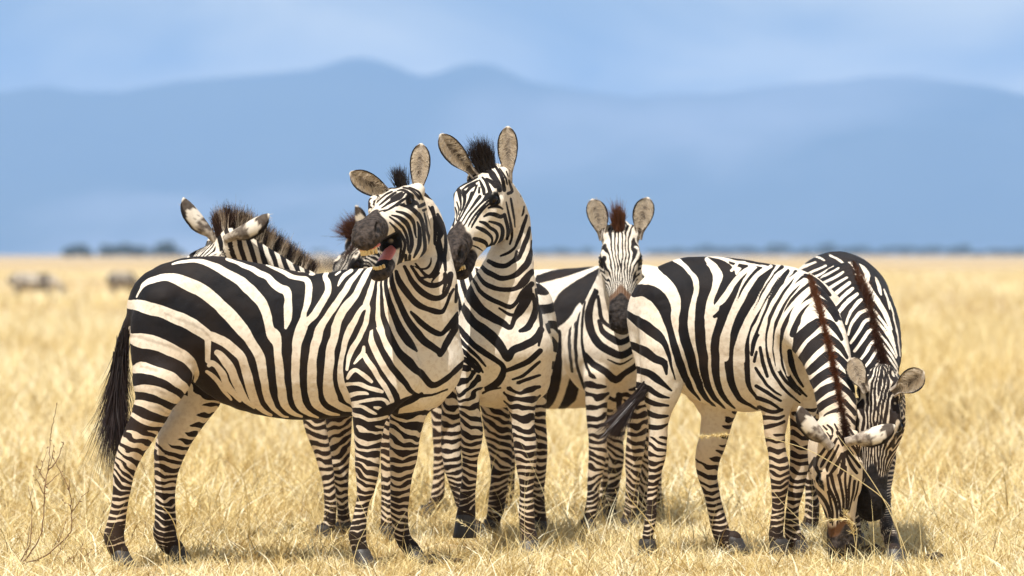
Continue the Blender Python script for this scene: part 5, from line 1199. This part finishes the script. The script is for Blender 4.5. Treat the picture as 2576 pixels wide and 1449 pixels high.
def blades(name, x, y, ln, wd, lean, K, tone, curl=.5, seed=0, z0=-.01):
    r = np.random.default_rng(seed); n = len(x)
    root = np.stack([x, y, z0 + dip(x, y)], 1)
    az = r.uniform(0, 2 * math.pi, n); ln_ = np.abs(r.normal(0, 1, n)) * lean
    d = np.stack([np.cos(az) * ln_, np.sin(az) * ln_, np.ones(n)], 1); d /= np.linalg.norm(d, axis=1)[:, None]
    az2 = az + r.normal(0, .8, n); bd = np.stack([np.cos(az2), np.sin(az2), -np.full(n, .55)], 1) * (curl * r.uniform(.1, 1.2, n))[:, None]
    fa = r.uniform(0, 2 * math.pi, n); sd = np.stack([np.cos(fa), np.sin(fa), 0 * fa], 1)
    sd = np.where((np.abs(sd[:, 1:2]) > .85), sd * [1, .3, 1] + [.5, 0, 0], sd)
    V = []
    for k in range(K):
        u = k / (K - 1); c = root + (d * u + bd * u * u) * ln[:, None]
        c[:, 2] = np.maximum(c[:, 2], root[:, 2] + (.014 * r.random(n) if k else -.01))
        w = (wd * (1 - .9 * u ** 1.5) * .5)[:, None]; V += [c - sd * w, c + sd * w]
    V = np.stack(V, 1).reshape(-1, 3); b = np.arange(n)[:, None] * 2 * K
    F = np.concatenate([b + np.array([2 * k, 2 * k + 1, 2 * k + 3, 2 * k + 2]) for k in range(K - 1)])
    return V, F, np.repeat(np.clip(tone, 0, 1), 2 * K)
def wedge(n, y0, y1, mar, r, pw=1.0):
    y = y0 + (y1 - y0) * r.random(n) ** pw
    hw = y * (1288 / FPX) * 1.06 + mar
    return (r.random(n) * 2 - 1) * hw, y
def patch(x, y, sc1, sd):
    p = np.stack([x, y, 0 * x], 1)
    return vnoise(p, sc1, sd)
r = np.random.default_rng(21)
parts = []
def put(n, y0, y1, mar, lnr, wdr, lean, K, curl, seed, tonem=.62, tones=.2, patchy=.25, pw=1.0, keep=None):
    x, y = wedge(n, y0, y1, mar, r, pw)
    pa = patch(x, y, .5 if y0 < 30 else 2.2, 3) + .6 * patch(x, y, .17 if y0 < 30 else .8, 5)
    big = patch(x, y * .45, 1.3, 8) + .7 * patch(x, y * .3, 4.5, 9) * (y > 25)
    k = r.random(n) < np.clip(.75 + patchy * 1.6 * pa, .08, 1)
    x, y, pa = x[k], y[k], pa[k]; m = len(x)
    V, F, T = blades('', x, y, r.uniform(*lnr, m) * (1 + .35 * pa), r.uniform(*wdr, m), lean, K, r.normal(tonem, tones, m) + .12 * pa + .24 * big[k], curl, seed)
    parts.append((V, F, T))
put(80000, 18.3, 24.5, .9, (.03, .11), (.0018, .0040), 2.2, 4, 1.0, 1, .60, .26, 1.0)
put(36000, 18.3, 25.5, .9, (.05, .17), (.0040, .0085), 1.6, 4, 1.1, 11, .62, .36, 1.0)          # trodden litter
put(32000, 18.3, 26, .9, (.04, .13), (.0015, .0030), .6, 5, .8, 2, .66, .22, .5)
cx, cy = wedge(1500, 18.4, 25.5, .9, r); cn = r.integers(14, 60, 1500); tx = np.repeat(cx, cn) + r.normal(0, .028, cn.sum()); ty = np.repeat(cy, cn) + r.normal(0, .028, cn.sum())
V, F, T = blades('', tx, ty, np.repeat(r.uniform(.045, .14, 1500), cn) * r.uniform(.5, 1.2, cn.sum()), r.uniform(.0022, .0055, cn.sum()), .75, 5, np.repeat(r.normal(.60, .26, 1500), cn) + r.normal(0, .12, cn.sum()), .9, 33)
parts.append((V, F, T))
              # standing short blades
put(1300, 18.8, 26, .9, (.25, .5), (.0016, .003), .35, 6, .7, 3, .55, .16, .3)                 # tall stalks
put(80000, 23, 42, 1.5, (.10, .34), (.004, .010), .7, 4, .9, 4, .64, .28, .6, 1.0)
put(80000, 36, 90, 3, (.2, .5), (.008, .015), .5, 3, .8, 5, .64, .2, .5, .8)
put(50000, 80, 330, 8, (.25, .6), (.02, .05), .5, 3, .8, 6, .66, .16, .5, .7)
o_ = 0; VV, FF, TT = [], [], []
for V, F, T in parts: VV.append(V); FF.append(F + o_); TT.append(T); o_ += len(V)
tag(mesh_obj('dry_grass', np.concatenate(VV), np.concatenate(FF), GM, attrs=dict(tone=np.concatenate(TT))), 'dry straw-coloured grass covering the plain', kind='stuff')
del VV, FF, TT, parts

# single tall stalks and a bare twiggy shrub, each a plant of its own
def stalk(name, label, crop, pts, D, w, heads=(), tone=.7, cat='grass stalk', base=True, group=None, head_len=.016):
    r = np.random.default_rng(len(pts) * 7 + int(abs(pts[0][0])))
    P = crsub(np.array([cpt(crop, a[0], a[1], D + (a[2] if len(a) > 2 else 0)) for a in pts]), 5)
    if base: P = np.vstack([[P[0][0], P[0][1], -.005], P])
    m = MB(); m.tube(P, np.linspace(w, w * .45, len(P)), 6, tone=tone)
    for hs, he, n, sp in heads:
        i0, i1 = int(hs * (len(P) - 1)), int(he * (len(P) - 1))
        for _ in range(n):
            t = r.uniform(i0, i1); i = min(int(t), len(P) - 2); c = P[i] + (P[i + 1] - P[i]) * (t - i)
            dd = unit(unit(P[i + 1] - P[i]) + r.normal(0, sp, 3)); L_ = head_len * r.uniform(.6, 1.8); q = unit(np.cross(dd, r.normal(0, 1, 3))) * .0012
            m.add([c, c + dd * L_ * .5 + q, c + dd * L_, c + dd * L_ * .5 - q], [(0, 1, 2, 3)], tone=tone + r.normal(0, .12))
    o = m.build(name, GM, None, (P[0][0], P[0][1], 0))
    tag(o, label, cat, group); return o
SG = 'tall dry stalks in front of the zebras'
stalk('grass_stalk', 'straight slanting straw stalk crossing the forehead of the front grazing zebra', 'c8', [(1540, 1449), (1430, 1160), (1345, 975), (1230, 790), (1130, 660), (1042, 545)], 19.25, .0022, group=SG)
stalk('grass_stalk', 'long straw stalk arching left over the grazing head with a feathery seed head', 'c8', [(1480, 1400), (1420, 1120), (1355, 975), (1200, 850), (1000, 720), (850, 640), (700, 590), (570, 560), (400, 543), (290, 545), (170, 555)], 19.3, .0019, [(.86, 1, 260, 1.3)], .62, group=SG, head_len=.014)
stalk('grass_stalk', 'seed-bearing stalk standing before the muzzle of the front grazing zebra', 'c8', [(1190, 1440), (1160, 1260), (1130, 1120), (1085, 1030)], 19.35, .0018, [(.55, 1, 120, .8)], .5, group=SG, head_len=.02)
stalk('grass_stalk', 'thin stalk leaning left across the forelegs of the front grazing zebra', 'c8', [(930, 1240), (800, 1090), (690, 980), (560, 820), (460, 710)], 19.6, .0014, group=SG)
stalk('grass_stalk', 'bent straw stalk with a sharp elbow right of the black muzzle', 'c8', [(1580, 1260), (1565, 1090), (1530, 940), (1390, 880)], 19.7, .0016, group=SG)
stalk('grass_stalk', 'short horizontal seed head touching the nose of the grazing zebra', 'c8', [(1150, 1350), (1165, 1150), (1100, 1085), (960, 1095)], 19.3, .0014, [(.5, 1, 90, .35)], .7, group=SG, head_len=.018)
stalk('grass_stalk', 'golden blade curving in front of the second hind leg from the left', 'c6', [(722, 1250), (712, 1130), (682, 1020), (635, 940), (580, 890)], 19.7, .0032, tone=.35, group=SG)
stalk('grass_stalk', 'hooked stalk standing under the belly of the laughing zebra', 'c6', [(1195, 1010), (1200, 900), (1170, 820), (1110, 800)], 21.3, .003, tone=.4, group=SG)
stalk('grass_stalk', 'large drooping stalk arch under the belly of the laughing zebra', 'c6', [(1190, 1000), (1165, 740), (1090, 620), (1000, 570), (900, 625)], 22.5, .003, tone=.35, group=SG)
stalk('grass_stalk', 'curved pale stalk with a seed tip between lifted hoof and planted hoof', 'c7', [(560, 1300), (530, 1220), (460, 1150), (360, 1085)], 19.9, .0015, [(.8, 1, 30, .4)], .75, group=SG)
stalk('grass_stalk', 'slanting yellow blade rising in front of the young zebra forelegs', 'c7', [(1660, 1200), (1580, 1080), (1480, 960), (1440, 880)], 19.9, .0028, tone=.45, group=SG)
stalk('grass_stalk', 'thin upright stalk left of the slanting yellow blade by the young zebra', 'c7', [(1480, 1130), (1440, 1050), (1400, 960), (1380, 890)], 20.0, .0018, tone=.4, group=SG)
TWIG, N, L, b = mat('twig_bark', .85, .15)
L.new(mixc(N, L, noise(N, L, 40, 3), (.16, .085, .05), (.30, .19, .11)), b.inputs['Base Color'])
def shrub(label, crop, branches, D, buds=True):
    m = MB(); r = np.random.default_rng(3)
    for w, pts in branches:
        P = crsub(np.array([cpt(crop, a[0], a[1], D + r.normal(0, .015)) for a in pts]), 4)
        P += r.normal(0, .0012, P.shape); m.tube(P, np.linspace(w, w * .4, len(P)), 6)
        for p in list(P[::3]) + [P[-1]]:
            if r.random() < .6: d = unit(r.normal(0, 1, 3)) * .012; m.tube([p, p + d * .5, p + d], [.0016, .0026, .0008], 5)
    b0 = cpt(crop, *branches[0][1][0], D)
    o = m.build('dry_shrub', TWIG, None, (b0[0], b0[1], 0)); tag(o, label, 'shrub'); return o
shrub('tall bare reddish-brown twig plant at the far left, in front of the grass', 'c12',
      [(.0032, [(95, 1420), (130, 1380), (210, 1300), (285, 1190), (325, 1080), (340, 900), (345, 760), (365, 650), (380, 540), (385, 400), (395, 330), (415, 240), (437, 135)]),
       (.0025, [(150, 1355), (200, 1260), (235, 1180), (247, 950), (232, 840), (215, 755)]), (.0029, [(140, 1365), (320, 1310), (430, 1230), (530, 1130), (550, 1060), (548, 950), (545, 850), (520, 760), (460, 640), (400, 540)]),
       (.0022, [(345, 762), (400, 710), (470, 650)]), (.0026, [(368, 640), (430, 575), (465, 490), (490, 420)]), (.0022, [(345, 715), (310, 660), (280, 600)]), (.0020, [(335, 820), (300, 740), (258, 680)]),
       (.0024, [(550, 965), (590, 905), (625, 845)]), (.0018, [(625, 845), (690, 790)]), (.0016, [(305, 650), (340, 550), (375, 455)]), (.0018, [(450, 1190), (490, 1090), (515, 995)]), (.0016, [(548, 920), (520, 895), (483, 875)]), (.0016, [(385, 600), (405, 520), (413, 445)]), (.0018, [(530, 790), (535, 705)]), (.0016, [(545, 1030), (590, 990)])], 19.72)
shrub('small dark twig sprouting from the soil beside the left hind hoof', 'c12', [(.003, [(590, 1375), (620, 1330), (660, 1290), (710, 1245)]), (.002, [(615, 1335), (625, 1270), (628, 1215)]), (.0025, [(480, 1370), (520, 1335), (555, 1300)]), (.002, [(420, 1330), (450, 1270), (490, 1230)])], 19.7)

# dung
DUNG, N, L, b = mat('dung', .8, .25)
L.new(mixc(N, L, noise(N, L, 60, 4), (.020, .014, .010), (.075, .050, .032)), b.inputs['Base Color']); bump(N, L, b, noise(N, L, 70, 4), .8, .006)
def dung(label, px, py, n, sx, seed, s0=.022):
    r = np.random.default_rng(seed); D = CAMH * FPX / (py - 640); c = pt(px, py, D)
    root = bpy.data.objects.new('dung_pile', None); sc.collection.objects.link(root); root.location = (c[0], c[1], 0); tag(root, label, 'dung')
    u = np.linspace(.05, math.pi - .05, 8); v = np.linspace(0, 2 * math.pi, 10, endpoint=False)
    for _ in range(n):
        p = np.array([c[0] + r.uniform(-sx, sx), c[1] + r.normal(0, .08), r.uniform(.012, .035)]); s_ = s0 * r.uniform(.6, 1.35); q = unit(r.normal(0, 1, 3))
        V = np.array([[math.sin(a) * math.cos(b_), math.sin(a) * math.sin(b_), math.cos(a)] for a in u for b_ in v]); V = V * (1 + .18 * vnoise(V * 3 + _, 1.1, seed))[:, None]
        V = V * s_ * np.array([1.25, 1.0, .8]); V = V + p
        F = [(i * 10 + j, (i + 1) * 10 + j, (i + 1) * 10 + (j + 1) % 10, i * 10 + (j + 1) % 10) for i in range(7) for j in range(10)] + [tuple(range(10)), tuple(70 + j for j in range(10))[::-1]]
        mesh_obj('lump', V, F, DUNG, root, (c[0], c[1], 0))
dung('scattered dark dung lumps in the grass left of the planted front hoof', 1115, 1426, 22, .10, 1, .012)
dung('brown dung lump in the grass between the grazing muzzle and the far right hoof', 2200, 1400, 7, .035, 2, .024)
dung('dark dung lump in the grass right of the far right hoof', 2342, 1415, 5, .03, 3, .022)

# three far zebras in the grass
CROPS['far'] = (85, 640 + CAMH * FPX / 195 , FPX / 195 / 100)
z = Zebra('blurry zebra grazing far off at the left edge', 195, (pt(85, 640, 195)[0], 195), 'blurry zebras far off on the left', vox=.025, seed=9)
z.T('far', [(-85, -100, 0, 22, .9), (-60, -98, 0, 34, .8), (0, -94, 0, 36, .8), (50, -97, 0, 33, .7), (75, -95, 0, 24, .7)], tag='trunk', k=.08)
z.T('far', [(70, -100, 0, 22, .6), (100, -85, 0, 16, .7), (118, -62, 0, 13, .8), (128, -35, 0, 11, .8), (130, -15, 0, 8, .8)], tag='neck', k=.08)
for nm, x0, dy in (('hind_a', -72, -.14), ('hind_b', -60, .14), ('fore_a', 58, -.12), ('fore_b', 68, .12)):
    z.leg(nm, 'far', [(x0, -85, 14), (x0 + 2, -60, 10), (x0 - (6 if 'hind' in nm else 0), -45, 7), (x0 - 2, -20, 5), (x0, -9, 6)], dy, hr=.06)
z.bands(['trunk'], [(0, .15), (2, .15)], .15); z.bands(['neck'], [(0, .09), (2, .09)], .1)
for nm in ('hind_a', 'hind_b', 'fore_a', 'fore_b'): z.bands([nm], [(0, .08), (1, .05)])
def bfar():
    b0 = z.build(); b0.location.z = -.78; tag(b0, 'blurry zebra grazing broadside far off at the left edge', 'zebra')
    def cp(px, D, rot, lab):
        o = b0.copy(); sc.collection.objects.link(o); o.location = (pt(px, 640, D)[0], D, dip(np.array([pt(px, 640, D)[0]]), np.array([D]))[0]); o.rotation_euler = (0, 0, rot); tag(o, lab, 'zebra')
        for ch in b0.children:
            c = ch.copy(); sc.collection.objects.link(c); c.parent = o
        return o
    cp(308, 205, 1.05, 'blurry pale zebra turned away far off, left of the laughing zebra rump')
    cp(812, 215, 2.2, 'blurry pale zebra far off in the gap above the laughing zebra back')
bfar()

# ---------------------------------------------------------------- air
hzm = bpy.data.materials.new('haze'); hzm.use_nodes = True; N, L = hzm.node_tree.nodes, hzm.node_tree.links
N.clear(); o_ = N.new("ShaderNodeOutputMaterial"); v = N.new("ShaderNodeVolumePrincipled")
v.inputs['Color'].default_value = (.305, .54, 1.0, 1); v.inputs['Density'].default_value = HAZE_D; v.inputs['Anisotropy'].default_value = 0.0
L.new(v.outputs[0], o_.inputs['Volume'])
X, Y0, Y1, Z0, Z1_ = 8600, -120, 15600, -8.0, 640
hb = mesh_obj('haze', [(-X, Y0, Z0), (X, Y0, Z0), (X, Y1, Z0), (-X, Y1, Z0), (-X, Y0, Z1_), (X, Y0, Z1_), (X, Y1, Z1_), (-X, Y1, Z1_)], [(0, 3, 2, 1), (4, 5, 6, 7), (0, 1, 5, 4), (1, 2, 6, 5), (2, 3, 7, 6), (3, 0, 4, 7)], hzm, smooth=False)
tag(hb, 'pale blue haze over the plain', kind='stuff')
